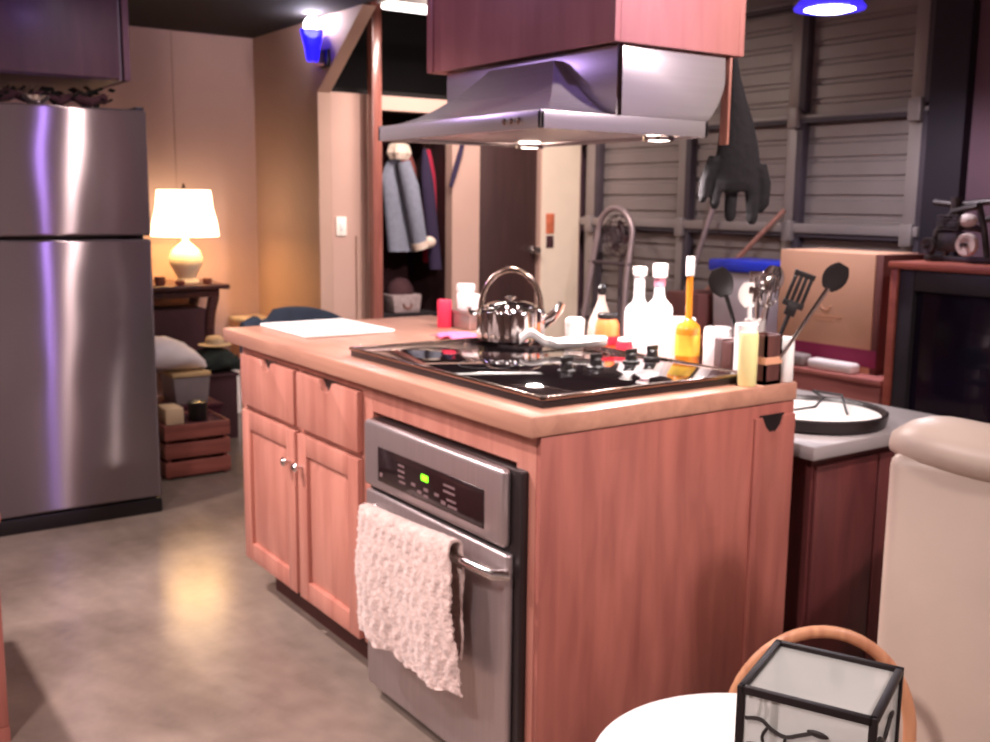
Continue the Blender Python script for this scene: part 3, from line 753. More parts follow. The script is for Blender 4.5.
# ================================================================== LAMP ALCOVE
ct = thing('console_table', 'dark wood console table carrying the lit lamp', 'table', (-4.62, .75, 0))
MB().box(-4.90, -4.42, .35, 1.02, .822, .850, .006).build('tabletop', M['dark_wood'], ct)
MB().box(-4.86, -4.47, .40, .97, .772, .8215, .003).build('apron', M['dark_wood'], ct)
for x in (-4.83, -4.50):
    for y in (.42, .945):
        pts = []; rd = []
        for i in range(14):
            s = i/13; z = .775*(1-s)
            off = .035*math.sin(s*PI*1.6)*math.exp(-s*.8)
            pts.append((x, y-off*(1 if y > .6 else -1)*1.2, z)); rd.append(.034-.02*s+.006*math.exp(-((s-.98)/.06)**2))
        rd[-1] = .02
        MB().tube(pts, rd, 12).build('leg', M['dark_wood'], ct)
MB().box(-4.86, -4.47, .43, .93, .36, .385, .003).build('lower_shelf', M['dark_wood'], ct)
MB().box(-4.85, -4.50, .45, .90, .386, .70, .004).build('drawer_box', M['closet'], ct)
lp = thing('table_lamp', 'lit table lamp with a glowing white shade on the console table', 'lamp', (-4.6, .80, .85))
lx, ly = -4.60, .815
MB().lathe([(0, 0), (.07, 0), (.074, .008), (.07, .02), (.05, .03), (.065, .06), (.095, .11), (.10, .15), (.08, .20), (.04, .235), (.02, .25), (.016, .29), (0, .29)], (lx, ly, .8505), 36).build('base', M['cream'], lp)
MB().lathe([(.20, .285), (.192, .36), (.168, .46), (.160, .545), (.155, .56), (.152, .56), (.157, .545), (.165, .46), (.189, .36), (.197, .285)], (lx, ly, .8505), 48,
           rib=lambda a, z: 1+.012*math.sin(a*24)).build('lamp_shade', M['shade'], lp)
MB().lathe([(.154, .548), (.154, .552), (0, .553)], (lx, ly, .8505), 40).build('uplight_stop', M['cream'], lp)  # disc added to keep the lamp's light off the wall and ceiling above
MB().lathe([(0, .555), (.012, .555), (.010, .58), (.004, .60), (0, .602)], (lx, ly, .8505), 14).build('finial', M['bronze'], lp)
MB().tube([(lx, ly, 1.12), (lx, ly, 1.42)], .006, 8).build('stem', M['bronze'], lp)
for k, (x, y, r, h, m, lb, nm, ct_) in enumerate((
        (-4.50, .62, .035, .05, M['wicker_dark'], 'small brown pot behind the fridge edge on the console', 'trinket_pot', 'pot'),
        (-4.47, .73, .03, .028, M['rust'], 'low rust dish in front of the lamp base', 'trinket_dish', 'dish'),
        (-4.48, .90, .028, .035, M['wicker_dark'], 'small brown trinket near the end of the console', 'trinket_bowl', 'bowl'))):
    MB().lathe([(0, 0), (r*.7, 0), (r, h*.5), (r*.9, h), (r*.75, h), (r*.8, h*.5), (0, h*.3)], (x, y, .8505), 24).build(nm, m, label=lb, cat=ct_)
# blue glass sconce
sc = thing('wall_sconce', 'blue glass wall sconce throwing light up the wall', 'wall lamp', (-3.88, 1.37, 2.15))
MB().box(-3.93, -3.83, 1.402, 1.42, 2.10, 2.2, .004).build('back_plate', M['black_satin'], sc)
MB().tube([(-3.88, 1.41, 2.12), (-3.88, 1.36, 2.11), (-3.88, 1.335, 2.13)], .008, 8).build('arm', M['tan_band'], sc)
MB().lathe([(0, 0), (.03, 0), (.036, .02), (.042, .07), (.055, .12), (.066, .17), (.061, .17), (.05, .12), (.037, .07), (.028, .02), (0, .012)], (-3.88, 1.335, 2.13), 32).build('glass_cup', M['blue_glass'], sc)
MB().ball((-3.88, 1.335, 2.315), .046, (1, 1, 1.3)).build('bulb', M['bulb'], sc)
# fluorescent fitting
fl = thing('strip_light', 'white fluorescent strip light over the closet wall', 'ceiling light', (-3.3, 1.9, 2.37))
MB().box(-3.36, -3.24, 1.46, 2.5, 2.385, 2.44, .006).build('housing', M['white_matte'], fl)
MB().box(-3.35, -3.25, 1.48, 2.48, 2.355, 2.3845, .012, 3).build('diffuser', M['tube'], fl)
for y in (1.7, 2.3): MB().tube([(-3.3, y, 2.44), (-3.3, y, 3.3)], .004, 6).build('hanger_wire', M['black_satin'], fl)
# clutter between fridge and island
def rcrate():
    t = thing('wooden_crate', 'red brown slatted wooden crate on the concrete beside the fridge', 'crate', (-3.42, .40, 0))
    x0, x1, y0, y1 = -3.58, -3.26, .23, .56
    for k in range(3):
        z0 = .012+k*.092
        for a in ((x1-.012, x1, y0, y1), (x0, x0+.012, y0, y1), (x0+.012, x1-.012, y0, y0+.012), (x0+.012, x1-.012, y1-.012, y1)):
            MB().box(*a, z0, z0+.074, .002).build('slat', M['crate'], t)
    for x in (x0+.014, x1-.03):
        for y in (y0+.014, y1-.03): MB().box(x, x+.016, y, y+.016, 0, .249).build('corner_post', M['crate'], t)
    MB().box(x0+.013, x1-.013, y0+.013, y1-.013, .012, .024).build('bottom', M['crate'], t)
    MB().box(x0+.013, x1-.013, y0+.013, y1-.013, .25, .262).build('inner_tray', M['maroon'], t)
rcrate()
MB().box(-3.45, -3.31, .255, .345, .2625, .345, .004).build('cream_box', M['cream_box'], label='small cream box on the slatted crate', cat='box')
bp = thing('black_pot', 'small black pot standing on the slatted crate', 'pot', (-3.38, .44, .2625))
MB().lathe([(0, 0), (.038, 0), (.045, .006), (.048, .085), (.044, .085), (.041, .012), (0, .008)], (-3.37, .435, .2625), 24).build('body', M['black_plastic'], bp)
MB().lathe([(.049, .0855), (.049, .092), (.02, .10), (0, .102)], (-3.37, .435, .2625), 24).build('lid', M['black_plastic'], bp)
tk = thing('footlocker', 'dark maroon footlocker behind the slatted crate', 'footlocker', (-3.8, .45, 0))
MB().box(-3.98, -3.64, .22, .66, .0, .262, .008).build('body', M['maroon'], tk)
MB().box(-3.99, -3.63, .21, .67, .2625, .283, .006).build('lid', M['maroon'], tk)
gb = thing('grey_bin', 'grey plastic bin with a tan lid under the white bag', 'bin', (-3.8, .5, .2835))
MB().prism([(.43, .2835), (.60, .2835), (.615, .43), (.415, .43)], 'x', -3.90, -3.68, .006).build('body', M['bin_grey'], gb)
MB().box(-3.91, -3.67, .41, .62, .4305, .452, .005).build('lid', M['tan_lid'], gb)
pil = MB()
rings = []
for i in range(13):
    s = i/12; y = .22+.40*s; h = .095*math.sin(PI*(.06+.90*s))**.6*(1.15-.35*s)
    rings.append([(-3.80+.15*math.sin(PI*(.1+.85*s))**.5*math.cos(2*PI*k/20)+.008*math.sin(5*k+i), y, .4555+h*(1+math.sin(2*PI*k/20))*.98+.004*math.sin(3*k+2*i)*(1 if math.sin(2*PI*k/20) > 0 else 0)) for k in range(20)])
pil.loft(rings)
pil.build('white_bag', M['pillow'], label='plump white fabric bag on the grey bin beside the fridge', cat='bag', sharp=80)
mc = thing('maroon_chest', 'narrow maroon chest under the dark green cloth', 'chest', (-4.1, .80, 0))
MB().box(-4.25, -3.98, .70, .88, .0, .36, .006).build('body', M['closet'], mc)
MB().box(-4.26, -3.97, .69, .89, .3605, .378, .004).build('lid', M['closet'], mc)
rings = []
for i in range(13):
    s = i/12; y = .665+.25*s; h = .066*math.sin(PI*(.1+.8*s))**.5
    rings.append([(-4.11+.13*math.cos(2*PI*k/20)+.012*math.sin(4*k+i), y+.004*math.sin(k*2.), .379+h*(1+math.sin(2*PI*k/20))*1.0+.008*(1+math.sin(3*k+1.7*i))*(1 if math.sin(2*PI*k/20) > 0 else 0)) for k in range(20)])
MB().loft(rings).build('green_cloth', M['green_dark'], label='dark green bundled cloth below the straw hat', cat='cloth', sharp=80)
MB().lathe([(0, 0), (.10, 0), (.105, .004), (.06, .012), (.055, .04), (.04, .052), (0, .054)], (-4.11, .80, .529), 32, sx=1, sy=.9).build('straw_hat', M['straw'], label='pale straw hat on top of the dark green cloth', cat='hat')
wb = thing('white_bin', 'slim white waste bin on the floor by the alcove wall', 'bin', (-4.7, 1.13, 0))
MB().lathe([(0, 0), (.055, 0), (.058, .004), (.05, .27), (.047, .27), (.052, .01), (0, .008)], (-4.70, 1.12, 0), 28).build('body', M['white_matte'], wb)
MB().lathe([(.051, .2705), (.053, .275), (.053, .282), (.047, .282), (.047, .2705)], (-4.70, 1.12, 0), 28).build('rim', M['white_matte'], wb)
tn = thing('tan_box', 'tan storage box against the alcove wall past the console', 'box', (-4.75, 1.25, 0))
MB().box(-4.92, -4.62, 1.20, 1.40, .0, .575, .005).build('body', M['carton'], tn)
MB().box(-4.93, -4.61, 1.195, 1.41, .5755, .60, .004).build('lid', M['cream'], tn)
MB().box(-4.621, -4.616, 1.26, 1.30, .30, .575).build('strap', M['wicker_dark'], tn)
# chair with padded slate-blue back beyond the island
bc = thing('padded_chair', 'slate blue padded chair drawn up to the far end of the island', 'chair', (-2.2, .40, 0))
rings = []
for i in range(17):
    s = i/16; y = .235+.43*s
    top = .935-.055*abs(2*s-1)**2.2 - (.03 if .16 < s < .26 else 0)
    rings.append([(-2.22, y, .62), (-2.25, y, .64), (-2.255, y, top-.015), (-2.235, y, top), (-2.20, y, top), (-2.185, y, top-.015), (-2.19, y, .64)])
MB().loft(rings).build('backrest', M['teal'], bc, sharp=60)
MB().box(-2.18, -1.76, .30, .66, .43, .50, .02, 3).build('seat', M['teal'], bc)
for x in (-2.15, -1.79):
    for y in (.34, .63): MB().tube([(x, y, .44), (x, y, 0)], [.018, .013], 10).build('leg', M['dark_wood'], bc)
for y in (.36, .60): MB().tube([(-2.17, y, .45), (-2.215, y, .66)], .012, 8).build('back_post', M['dark_wood'], bc)

# ================================================================== CLOSET & WALL THINGS
MB().box(-4.003, -3.990, 1.525, 1.592, 1.150, 1.262, .004).build('x', M['switch']).name = 'tmp_plate'
o = bpy.data.objects['tmp_plate']; o.name = 'light_switch'; tag(o, 'cream light switch plate on the beige wall by the post', 'light switch')
bt = MB().box(-3.991, -3.984, 1.548, 1.569, 1.18, 1.23, .002).build('rocker', M['white'], o)
MB().box(-3.991, -3.986, 3.095, 3.165, 1.150, 1.285, .001).build('wall_print', M['poster'], label='small orange picture on the cream trim by the dark door', cat='picture')
MB().box(-3.991, -3.984, 3.10, 3.16, 1.055, 1.135, .002).build('hanging_key_rack', M['closet'], label='small dark key holder under the orange picture', cat='key holder')
MB().tube([(-4.30, 1.80, 1.76), (-4.30, 2.40, 1.76)], .012, 10).build('closet_rail', M['grey_pipe'], kind='structure')
def garment(name, label, y, x, top, bot, w, th, m, skew=0, extra=None, group=None):
    t = thing(name, label, 'garment', (x, y, bot), group)
    rings = []
    for i in range(15):
        s = i/14; z = top+(bot-top)*s
        k = min(1, .22+2.2*s**.75)
        rings.append([(x+th*min(1, .4+s*1.6)*math.cos(2*PI*q/20)*(1+.06*math.sin(5*q+s*4)), y+skew*s+w*k*math.sin(2*PI*q/20)*(1+.04*math.sin(3*q)), z+.004*math.sin(q*3)) for q in range(20)])
    MB().loft(rings).build('cloth_body', m, t, sharp=80)
    hk = [(x, y, top-.01), (x, y, top+.02)]+[(x, y+.016*math.sin(PI*k/6), top+.036-.016*math.cos(PI*k/6)) for k in range(9)]
    MB().tube(hk, .0025, 6).build('hanger_hook', M['chrome'], t)
    if extra: extra(t)
    return t
def denim_extra(t):
    MB().lathe([(.02, -.03), (.055, -.04), (.075, 0), (.06, .05), (.035, .06), (0, .06)], (-4.13, 2.03, 1.655), 24, rib=lambda a, z: 1+.1*math.sin(a*7)).build('fleece_collar', M['fleece'], t, label='cream fleece collar')
    MB().tube([(-4.09, 2.04, 1.60), (-4.07, 2.075, 1.45), (-4.07, 2.115, 1.25), (-4.075, 2.15, 1.09)], [.045, .058, .055, .05], 16).build('sleeve', M['denim'], t)
    MB().tube([(-4.075, 2.145, 1.105), (-4.075, 2.16, 1.06)], [.055, .052], 16).build('cuff', M['fleece'], t, label='cream fleece cuff')
    MB().ball((-4.09, 2.225, 1.10), .048, (1, 1, .8)).build('cuff', M['fleece'], t, label='cream fleece cuff')
garment('denim_jacket', 'pale denim jacket with cream fleece collar in the closet', 2.02, -4.17, 1.64, 1.04, .105, .05, M['denim'], .06, denim_extra)
garment('rust_coat', 'rust brown coat hanging behind the denim jacket', 2.17, -4.30, 1.70, 1.10, .09, .05, M['rust'], .02)
garment('navy_coat', 'long navy coat between the rust and crimson clothes', 2.235, -4.16, 1.69, .92, .045, .035, M['navy'], .085)
garment('crimson_dress', 'crimson garment at the far end of the closet', 2.33, -4.27, 1.69, .96, .05, .05, M['crimson'], .02)
garment('maroon_jacket', 'dark maroon jacket at the back of the closet', 1.94, -4.42, 1.70, .95, .12, .06, M['maroon'], 0)
dk = MB(); dk.box(-4.6, -4.15, 1.85, 2.34, 0, .64, .01).build('closet_trunk', M['blackcloth'], label='black fabric covered trunk on the closet floor', cat='trunk')
gk = thing('wicker_basket', 'grey wicker basket with a pale front on the closet trunk', 'basket', (-4.27, 2.1, .64))
MB().prism([(2.02, .641), (2.21, .641), (2.225, .76), (2.005, .76)], 'x', -4.35, -4.17, .01).build('body', M['wicker_grey'], gk)
MB().ball((-4.26, 2.11, .77), .085, (.9, 1.1, 1.15)).build('liner', M['closet'], gk)
MB().tube(arc((-4.168, 2.115, .70), .03, PI, 2*PI, 10, (0, 1, 0), (0, 0, 1)), .006, 8).build('handle', M['wicker_dark'], gk)
st = thing('strap', 'dark strap hanging on the wall between closet and dark door', 'strap', (-3.98, 2.29, 1.43))
MB().tube([(-3.985, 2.41, 1.78), (-3.982, 2.405, 1.70), (-3.98, 2.385, 1.64), (-3.982, 2.355, 1.55), (-3.985, 2.325, 1.45)], [.012, .016, .018, .018, .012], 8, flat=.5).build('webbing', M['navy'], st)
MB().tube([(-4.0, 2.41, 1.785), (-3.975, 2.41, 1.78), (-3.97, 2.41, 1.795)], .004, 8).build('hook', M['chrome'], st)

# ================================================================== BACK WALL THINGS
ht = thing('hand_truck', 'grey tube hand truck with a round top loop against the garage door', 'hand truck', (-3.4, 3.1, 0))
lp_ = [(-3.63, 3.08, .12)]+[(-3.62, 3.12, .5), (-3.585, 3.16, .9)]+[Vector((-3.40, 3.2, 1.165))+Vector((math.cos(PI-PI*i/14)*.165, 0, math.sin(PI-PI*i/14)*.165)) for i in range(15)]+[(-3.232, 3.16, .9), (-3.21, 3.12, .5), (-3.20, 3.08, .12)]
MB().tube(lp_, .019, 12).build('frame', M['grey_pipe'], ht)
for z in (.98, .62, .3): MB().tube([(-3.60, 3.17-(1-z)*.08, z), (-3.215, 3.17-(1-z)*.08, z)], .013, 10).build('crossbar', M['fan_dark'], ht)
MB().box(-3.62, -3.21, 2.86, 3.10, .0, .012, .002).build('toe_plate', M['grey_pipe'], ht)
MB().box(-3.64, -3.19, 3.05, 3.11, .0, .14, .004).build('axle_block', M['grey_pipe'], ht)
for x in (-3.68, -3.155): MB().lathe([(0, -.02), (.05, -.02), (.09, -.018), (.1, -.01), (.1, .01), (.09, .018), (.05, .02), (0, .02)], seg=28, xf=Matrix.Translation((x, 3.14, .1)) @ Matrix.Rotation(PI/2, 4, 'Y')).build('wheel', M['black_plastic'], ht)
fn = thing('pedestal_fan', 'dark round pedestal fan behind the hand truck', 'fan', (-3.46, 3.3, 0))
MB().lathe([(0, 0), (.10, 0), (.10, .012), (.03, .03), (.016, .05), (.014, 1.0), (0, 1.0)], (-3.46, 3.31, 0), 24).build('stand', M['fan_dark'], fn)
fcg = MB()
for r, y in ((.135, 3.27), (.135, 3.30), (.09, 3.25), (.05, 3.24)):
    fcg.tube(arc((-3.46, y, 1.15), r, 0, 2*PI, 32, (1, 0, 0), (0, 0, 1))[:-1], .004, 6, closed=True)
for k in range(16):
    a = 2*PI*k/16; cc, ss = math.cos(a), math.sin(a)
    fcg.tube([(-3.46+.03*cc, 3.238, 1.15+.03*ss), (-3.46+.09*cc, 3.25, 1.15+.09*ss), (-3.46+.135*cc, 3.27, 1.15+.135*ss), (-3.46+.135*cc, 3.30, 1.15+.135*ss)], .0025, 6)
fcg.build('cage', M['fan_dark'], fn)
for k in range(4):
    MB().box(-3.45, -3.36, 3.276, 3.282, 1.12, 1.18, .002, xf=rot((-3.46, 3.28, 1.15), k*PI/2+.3, 'Y')).build('blade', M['closet'], fn)
MB().lathe([(0, -.04), (.045, -.04), (.05, 0), (.045, .06), (0, .07)], seg=20, xf=Matrix.Translation((-3.46, 3.31, 1.15)) @ Matrix.Rotation(PI/2, 4, 'X')).build('motor', M['fan_dark'], fn)
bm_ = thing('broom', 'wooden broom handle leaning behind the blue lidded bin', 'broom', (-2.7, 3.1, 0))
MB().tube([(-2.98, 2.76, .20), (-2.17, 3.352, 1.335)], .014, 10).build('pole', M['stick'], bm_)
MB().tube([(-3.10, 2.68, .05), (-2.98, 2.76, .21)], [.10, .02], 12, flat=.4).build('bristles', M['straw'], bm_)
gp = thing('grey_pole', 'thin grey pole leaning on the garage door under the glove', 'pole', (-2.9, 3.1, 0))
MB().tube([(-2.97, 3.1, 0), (-2.66, 3.352, 1.46)], .016, 10).build('shaft', M['grey_pipe'], gp)
MB().tube([(-2.985, 3.09, 0), (-2.96, 3.105, .05)], .02, 10).build('tip', M['black_plastic'], gp)
wk = thing('workbench', 'low wooden bench along the garage door under the blue bin', 'bench', (-2.2, 2.8, 0))
MB().box(-2.45, -1.62, 2.58, 3.05, .64, .69, .004).build('top', M['chest'], wk)
for x in (-2.41, -1.67):
    for y in (2.62, 3.0): MB().box(x-.03, x+.03, y-.03, y+.03, 0, .64).build('leg', M['chest'], wk)
bb_ = thing('storage_tote', 'cloudy plastic tote with a bright blue lid on the bench', 'tote', (-1.9, 2.83, .69))
MB().prism([(-2.05, .6905), (-1.72, .6905), (-1.70, 1.028), (-2.07, 1.028)], 'y', 2.70, 2.98, .012).build('body', M['clear_bin'], bb_)
MB().box(-2.085, -1.685, 2.685, 2.995, 1.0285, 1.085, .008).build('lid', M['blue_lid'], bb_)
# brown folded things on the bench
MB().box(-2.36, -2.12, 2.66, 2.92, .6905, .90, .006).build('brown_carton', M['carton_dark'], label='brown carton on the bench beside the cloudy tote', cat='box')
# chest and the large carton
cs = thing('wooden_chest', 'pinkish wooden chest beneath the tall cardboard box', 'chest', (-1.15, 2.6, 0))
MB().box(-1.52, -.845, 2.42, 2.90, .0, .635, .006).build('body', M['chest'], cs)
MB().box(-1.54, -.835, 2.40, 2.91, .6355, .66, .005).build('lid', M['chest'], cs)
cbx = thing('cardboard_box', 'tall tan cardboard box with a plum stripe standing on the chest', 'box', (-1.15, 2.62, .66))
MB().box(-1.465, -.965, 2.50, 2.80, .6605, 1.165, .003).build('carton', M['carton'], cbx)
MB().box(-.9645, -.93, 2.505, 2.80, .6605, 1.163, .002).build('end_flap', M['carton_dark'], cbx)
MB().box(-1.4655, -.93, 2.4985, 2.50, .688, .762).build('stripe', M['plum'], cbx, label='plum printed stripe')
em = MB(); em.tube(arc((-1.20, 2.499, .94), .026, PI*1.1, PI*1.9, 10, (1, 0, 0), (0, 0, 1)), .003, 6).box(-1.30, -1.11, 2.4985, 2.4998, .882, .889).box(-1.26, -1.15, 2.4985, 2.4998, .868, .873)
em.build('emblem', M['tan_band'], cbx)
for k, (a, b2, z) in enumerate(((-1.44, -1.24, .715), (-1.22, -.99, .705))):
    MB().box(a, b2, 2.415, 2.485, .6605, z, .015, 3).build('folded_cloth', M['pillow'] if k else M['bin_grey'], label=('off-white folded cloth on the chest lid' if k else 'grey folded cloth on the chest lid'), cat='cloth')
# television in its surround
tv = thing('television', 'large dark screen television in a cherry wood surround', 'television', (-.2, 2.7, 0))
MB().box(-.80, .55, 2.46, 2.98, 0, 1.10).build('cabinet', M['tv_wood'], tv)
for a, b2 in ((-.822, -.79), (.54, .572)): MB().box(a, b2, 2.40, 2.98, 0, 1.118, .003).build('side_board', M['tv_wood'], tv)
MB().box(-.83, .58, 2.39, 2.99, 1.1185, 1.146, .004).build('top_board', M['tv_wood'], tv)
fb = MB(); fb.box(-.789, -.722, 2.41, 2.46, .12, 1.117, .006).box(.47, .539, 2.41, 2.46, .12, 1.117, .006).box(-.722, .47, 2.41, 2.46, 1.035, 1.117, .006).box(-.722, .47, 2.41, 2.46, .12, .24, .006)
fb.build('bezel', M['tv_frame'], tv)
MB().box(-.722, .47, 2.435, 2.455, .24, 1.035, .004).build('screen', M['tv_screen'], tv)
# scrap metal tractor on top
sx = thing('metal_sculpture', 'scrap metal machine sculpture with a pale wheel on the television', 'sculpture', (-.68, 2.62, 1.146))
f_ = MB()
zb2 = 1.1465
f_.box(-.80, -.50, 2.58, 2.66, zb2, zb2+.022, .004)
for p in ([(-.78, 2.60, zb2+.02), (-.76, 2.60, zb2+.12), (-.70, 2.61, zb2+.20), (-.60, 2.61, zb2+.22)], [(-.60, 2.62, zb2+.22), (-.57, 2.62, zb2+.12), (-.55, 2.62, zb2+.02)],
          [(-.80, 2.63, zb2+.235), (-.70, 2.63, zb2+.225), (-.55, 2.63, zb2+.24)], [(-.72, 2.60, zb2+.02), (-.68, 2.60, zb2+.12), (-.62, 2.6, zb2+.10)], [(-.76, 2.62, zb2+.12), (-.66, 2.62, zb2+.14), (-.58, 2.62, zb2+.13)],
          [(-.565, 2.62, zb2+.17), (-.53, 2.62, zb2+.18), (-.51, 2.6, zb2+.17)]):
    f_.tube(p, .013, 8)
f_.build('frame', M['scrap'], sx)
eb = MB(); eb.box(-.75, -.66, 2.585, 2.655, zb2+.04, zb2+.12, .008)
for k in range(5): eb.box(-.755, -.655, 2.58, 2.66, zb2+.125+k*.013, zb2+.132+k*.013, .002)
eb.lathe([(0, 0), (.02, 0), (.02, .07), (0, .07)], (-.70, 2.62, zb2+.185), 16)
eb.build('engine', M['scrap'], sx)
MB().ball((-.635, 2.605, zb2+.165), .034, (1.2, .7, .8)).build('tank', M['wheel'], sx)
for x, r, m in ((-.60, .045, M['wheel']), (-.765, .034, M['scrap'])):
    wz = zb2+.022+r+.005
    w_ = MB().lathe([(r*.55, -.012), (r*.9, -.014), (r, -.006), (r, .006), (r*.9, .014), (r*.55, .012), (r*.55, -.012)], seg=28, xf=Matrix.Translation((x, 2.555, wz)) @ Matrix.Rotation(PI/2, 4, 'X')).build('wheel', m, sx)
    MB().lathe([(0, -.008), (r*.6, -.008), (r*.6, .008), (0, .008)], seg=20, xf=Matrix.Translation((x, 2.555, wz)) @ Matrix.Rotation(PI/2, 4, 'X')).build('hub', m, w_)
    MB().lathe([(0, -.04), (.008, -.04), (.008, .06), (0, .06)], seg=12, xf=Matrix.Translation((x, 2.575, wz)) @ Matrix.Rotation(PI/2, 4, 'X')).build('axle', M['scrap'], w_)
# pendant lamp
pl = thing('pendant_lamp', 'round pendant lamp with a blue rim hanging before the garage door', 'pendant lamp', (-1.18, 2.35, 2.15))
px, py, pz = -1.14, 2.33, 2.145
MB().lathe([(.122, .0), (.14, .0), (.142, .008), (.125, .03), (.08, .07), (.035, .10), (.03, .14), (.026, .14), (.03, .10), (.075, .065), (.118, .028)], (px, py, pz), 40).build('shade', M['blue_rim'], pl)
MB().lathe([(0, -.012), (.06, -.010), (.10, 0), (.118, .012), (.118, .016), (0, .016)], (px, py, pz), 36).build('lens', M['pendant_lens'], pl)
MB().tube([(px, py, pz+.13), (px, py, 3.3)], .006, 8).build('stem', M['black_satin'], pl)

# ================================================================== DESK, CHAIR, SIDE TABLE
dk = thing('lowered_desk', 'dark red cabinet with a grey laminate top behind the island', 'desk', (-.4, 1.2, 0))
MB().box(-1.2, .035, .885, 1.55, .712, .75, .006).build('desktop', M['slate'], dk)
MB().box(-1.15, -.005, .93, 1.50, .05, .712).build('cabinet', M['desk_red'], dk)
MB().box(-.0048, .008, .94, 1.20, .07, .685, .003).build('door', M['desk_red'], dk)
MB().box(-.0048, .008, 1.21, 1.49, .07, .685, .003).build('door', M['desk_red'], dk)
MB().box(-1.1, -.03, .97, 1.46, 0, .05).build('plinth', M['kick'], dk)
ty = thing('round_tray', 'round white tray with a thick black rim on the grey desk', 'tray', (-.15, 1.17, .75))
tcx, tcy = -.185, 1.155
MB().lathe([(0, .0), (.19, 0), (.20, .006), (.205, .036), (.198, .040), (.192, .034), (.188, .02), (0, .018)], (tcx, tcy, .7505), 56).build('rim', M['black_satin'], ty)
MB().lathe([(0, .0185), (.186, .0205), (.186, .026), (0, .026)], (tcx, tcy, .7505), 56).build('surface', M['white'], ty)
kx = MB()
kx.tube([(tcx-.02, tcy-.12, .786), (tcx+.02, tcy-.02, .797), (tcx-.03, tcy+.08, .806), (tcx-.10, tcy+.12, .812)], .004, 8)
kx.tube([(tcx+.10, tcy+.02, .786), (tcx+.06, tcy+.06, .80), (tcx-.01, tcy+.14, .81), (tcx-.10, tcy+.12, .812)], .004, 8)
kx.build('wire_loop', M['black_plastic'], label='thin black wire loop lying across the round tray', cat='wire')

ac = thing('armchair', 'ivory leather armchair with a rolled top turned to the television', 'armchair', (.9, .9, 0))
ang = math.atan2(.38, .924)
A = Matrix.Translation((.505, .50, 0)) @ Matrix.Rotation(ang, 4, 'Z')
def am(): m = MB(); m.T = A; return m
am().box(0.004, .80, .0, .15, .14, .885, .03, 4).build('back_panel', M['leather'], ac)
rl = am(); rings = []
for i in range(25):
    s = i/24; e = (1-abs(2*s-1)**8)**.5 if 0 < s < 1 else 0.05
    e = max(e, .35); sag = .006*math.sin(s*PI*6)
    rings.append([(-.004+.81*s, .075+.098*e*math.cos(2*PI*k/20), .895+sag+.058*e*math.sin(2*PI*k/20)) for k in range(20)])
rl.loft(rings); rl.build('top_roll', M['leather'], ac, sharp=70)
am().box(.02, .78, .15, .80, .14, .46, .05, 4).build('seat', M['leather'], ac)
for x in (.0, .66): am().box(x, x+.14, .13, .82, .14, .62, .05, 4).build('arm', M['leather'], ac)
for x in (.05, .75):
    for y in (.05, .75): am().lathe([(0, 0), (.02, 0), (.028, .14), (0, .14)], (x, y, 0), 14).build('leg', M['dark_wood'], ac)

tb_ = thing('side_table', 'small round white side table under the glass lantern', 'table', (.787, -.153, 0))
tx, ty_ = .785, -.157
MB().lathe([(0, .522), (.235, .522), (.25, .528), (.255, .537), (.25, .547), (.24, .55), (0, .55)], (tx, ty_, 0), 72).build('tabletop', M['tabletop'], tb_)
MB().lathe([(.028, .10), (.022, .2), (.034, .32), (.022, .44), (.05, .522)], (tx, ty_, 0), 24).build('pedestal', M['white_matte'], tb_)
for k in range(3):
    a = k*2*PI/3+.4; q = Vector((math.cos(a), math.sin(a), 0)); o_ = Vector((tx, ty_, 0))
    MB().tube([o_+q*.015+Vector((0, 0, .15)), o_+q*.08+Vector((0, 0, .12)), o_+q*.15+Vector((0, 0, .04)), o_+q*.19+Vector((0, 0, .012))], [.018, .017, .014, .012], 10).build('leg', M['white_matte'], tb_)
# lantern
ln = thing('glass_lantern', 'square glass lantern with black frame and vine tracery on the white table', 'lantern', (.893, -.185, .55))
e1 = Vector((.15, .067, 0)); w1 = e1.length; ang2 = math.atan2(e1.y, e1.x)
LM = Matrix.Translation((.897, -.182, .5505)) @ Matrix.Rotation(ang2, 4, 'Z')
hw, hh_, q = .083, .197, .005
def lm(): m = MB(); m.T = LM; return m
fm = lm()
for sx_ in (-1, 1):
    for sy_ in (-1, 1): fm.box(sx_*hw-q, sx_*hw+q, sy_*hw-q, sy_*hw+q, 0, hh_, .001)
for z in (q, hh_-q):
    for s_2 in (-1, 1):
        fm.box(-hw, hw, s_2*hw-q, s_2*hw+q, z-q, z+q, .001).box(s_2*hw-q, s_2*hw+q, -hw, hw, z-q, z+q, .001)
fm.build('frame', M['iron'], ln)
g1 = []
for (a, b2, c2, d2) in ((-hw, hw, -hw-.001, -hw+.001), (-hw, hw, hw-.001, hw+.001), (-hw-.001, -hw+.001, -hw, hw), (hw-.001, hw+.001, -hw, hw)):
    lm().box(a+q if b2-a > .1 else a, b2-q if b2-a > .1 else b2, c2+q if d2-c2 > .1 else c2, d2-q if d2-c2 > .1 else d2, 2*q, hh_-2*q).build('pane', M['frost'], ln)
lm().box(-hw+q, hw-q, -hw+q, hw-q, hh_-.008, hh_-.006).build('top_pane', M['frost'], ln)
lm().box(-hw+q, hw-q, -hw+q, hw-q, .004, .007).build('floor_plate', M['white_matte'], ln)
def smooth(p, n=5):
    p = [Vector(q) for q in p]; q = [p[0]]+p+[p[-1]]; o = []
    for i in range(1, len(q)-2):
        a, b, c, d = q[i-1:i+3]
        for k in range(n):
            t = k/n; o.append(.5*((2*b)+(c-a)*t+(2*a-5*b+4*c-d)*t*t+(3*b-a-3*c+d)*t**3))
    return o+[p[-1]]
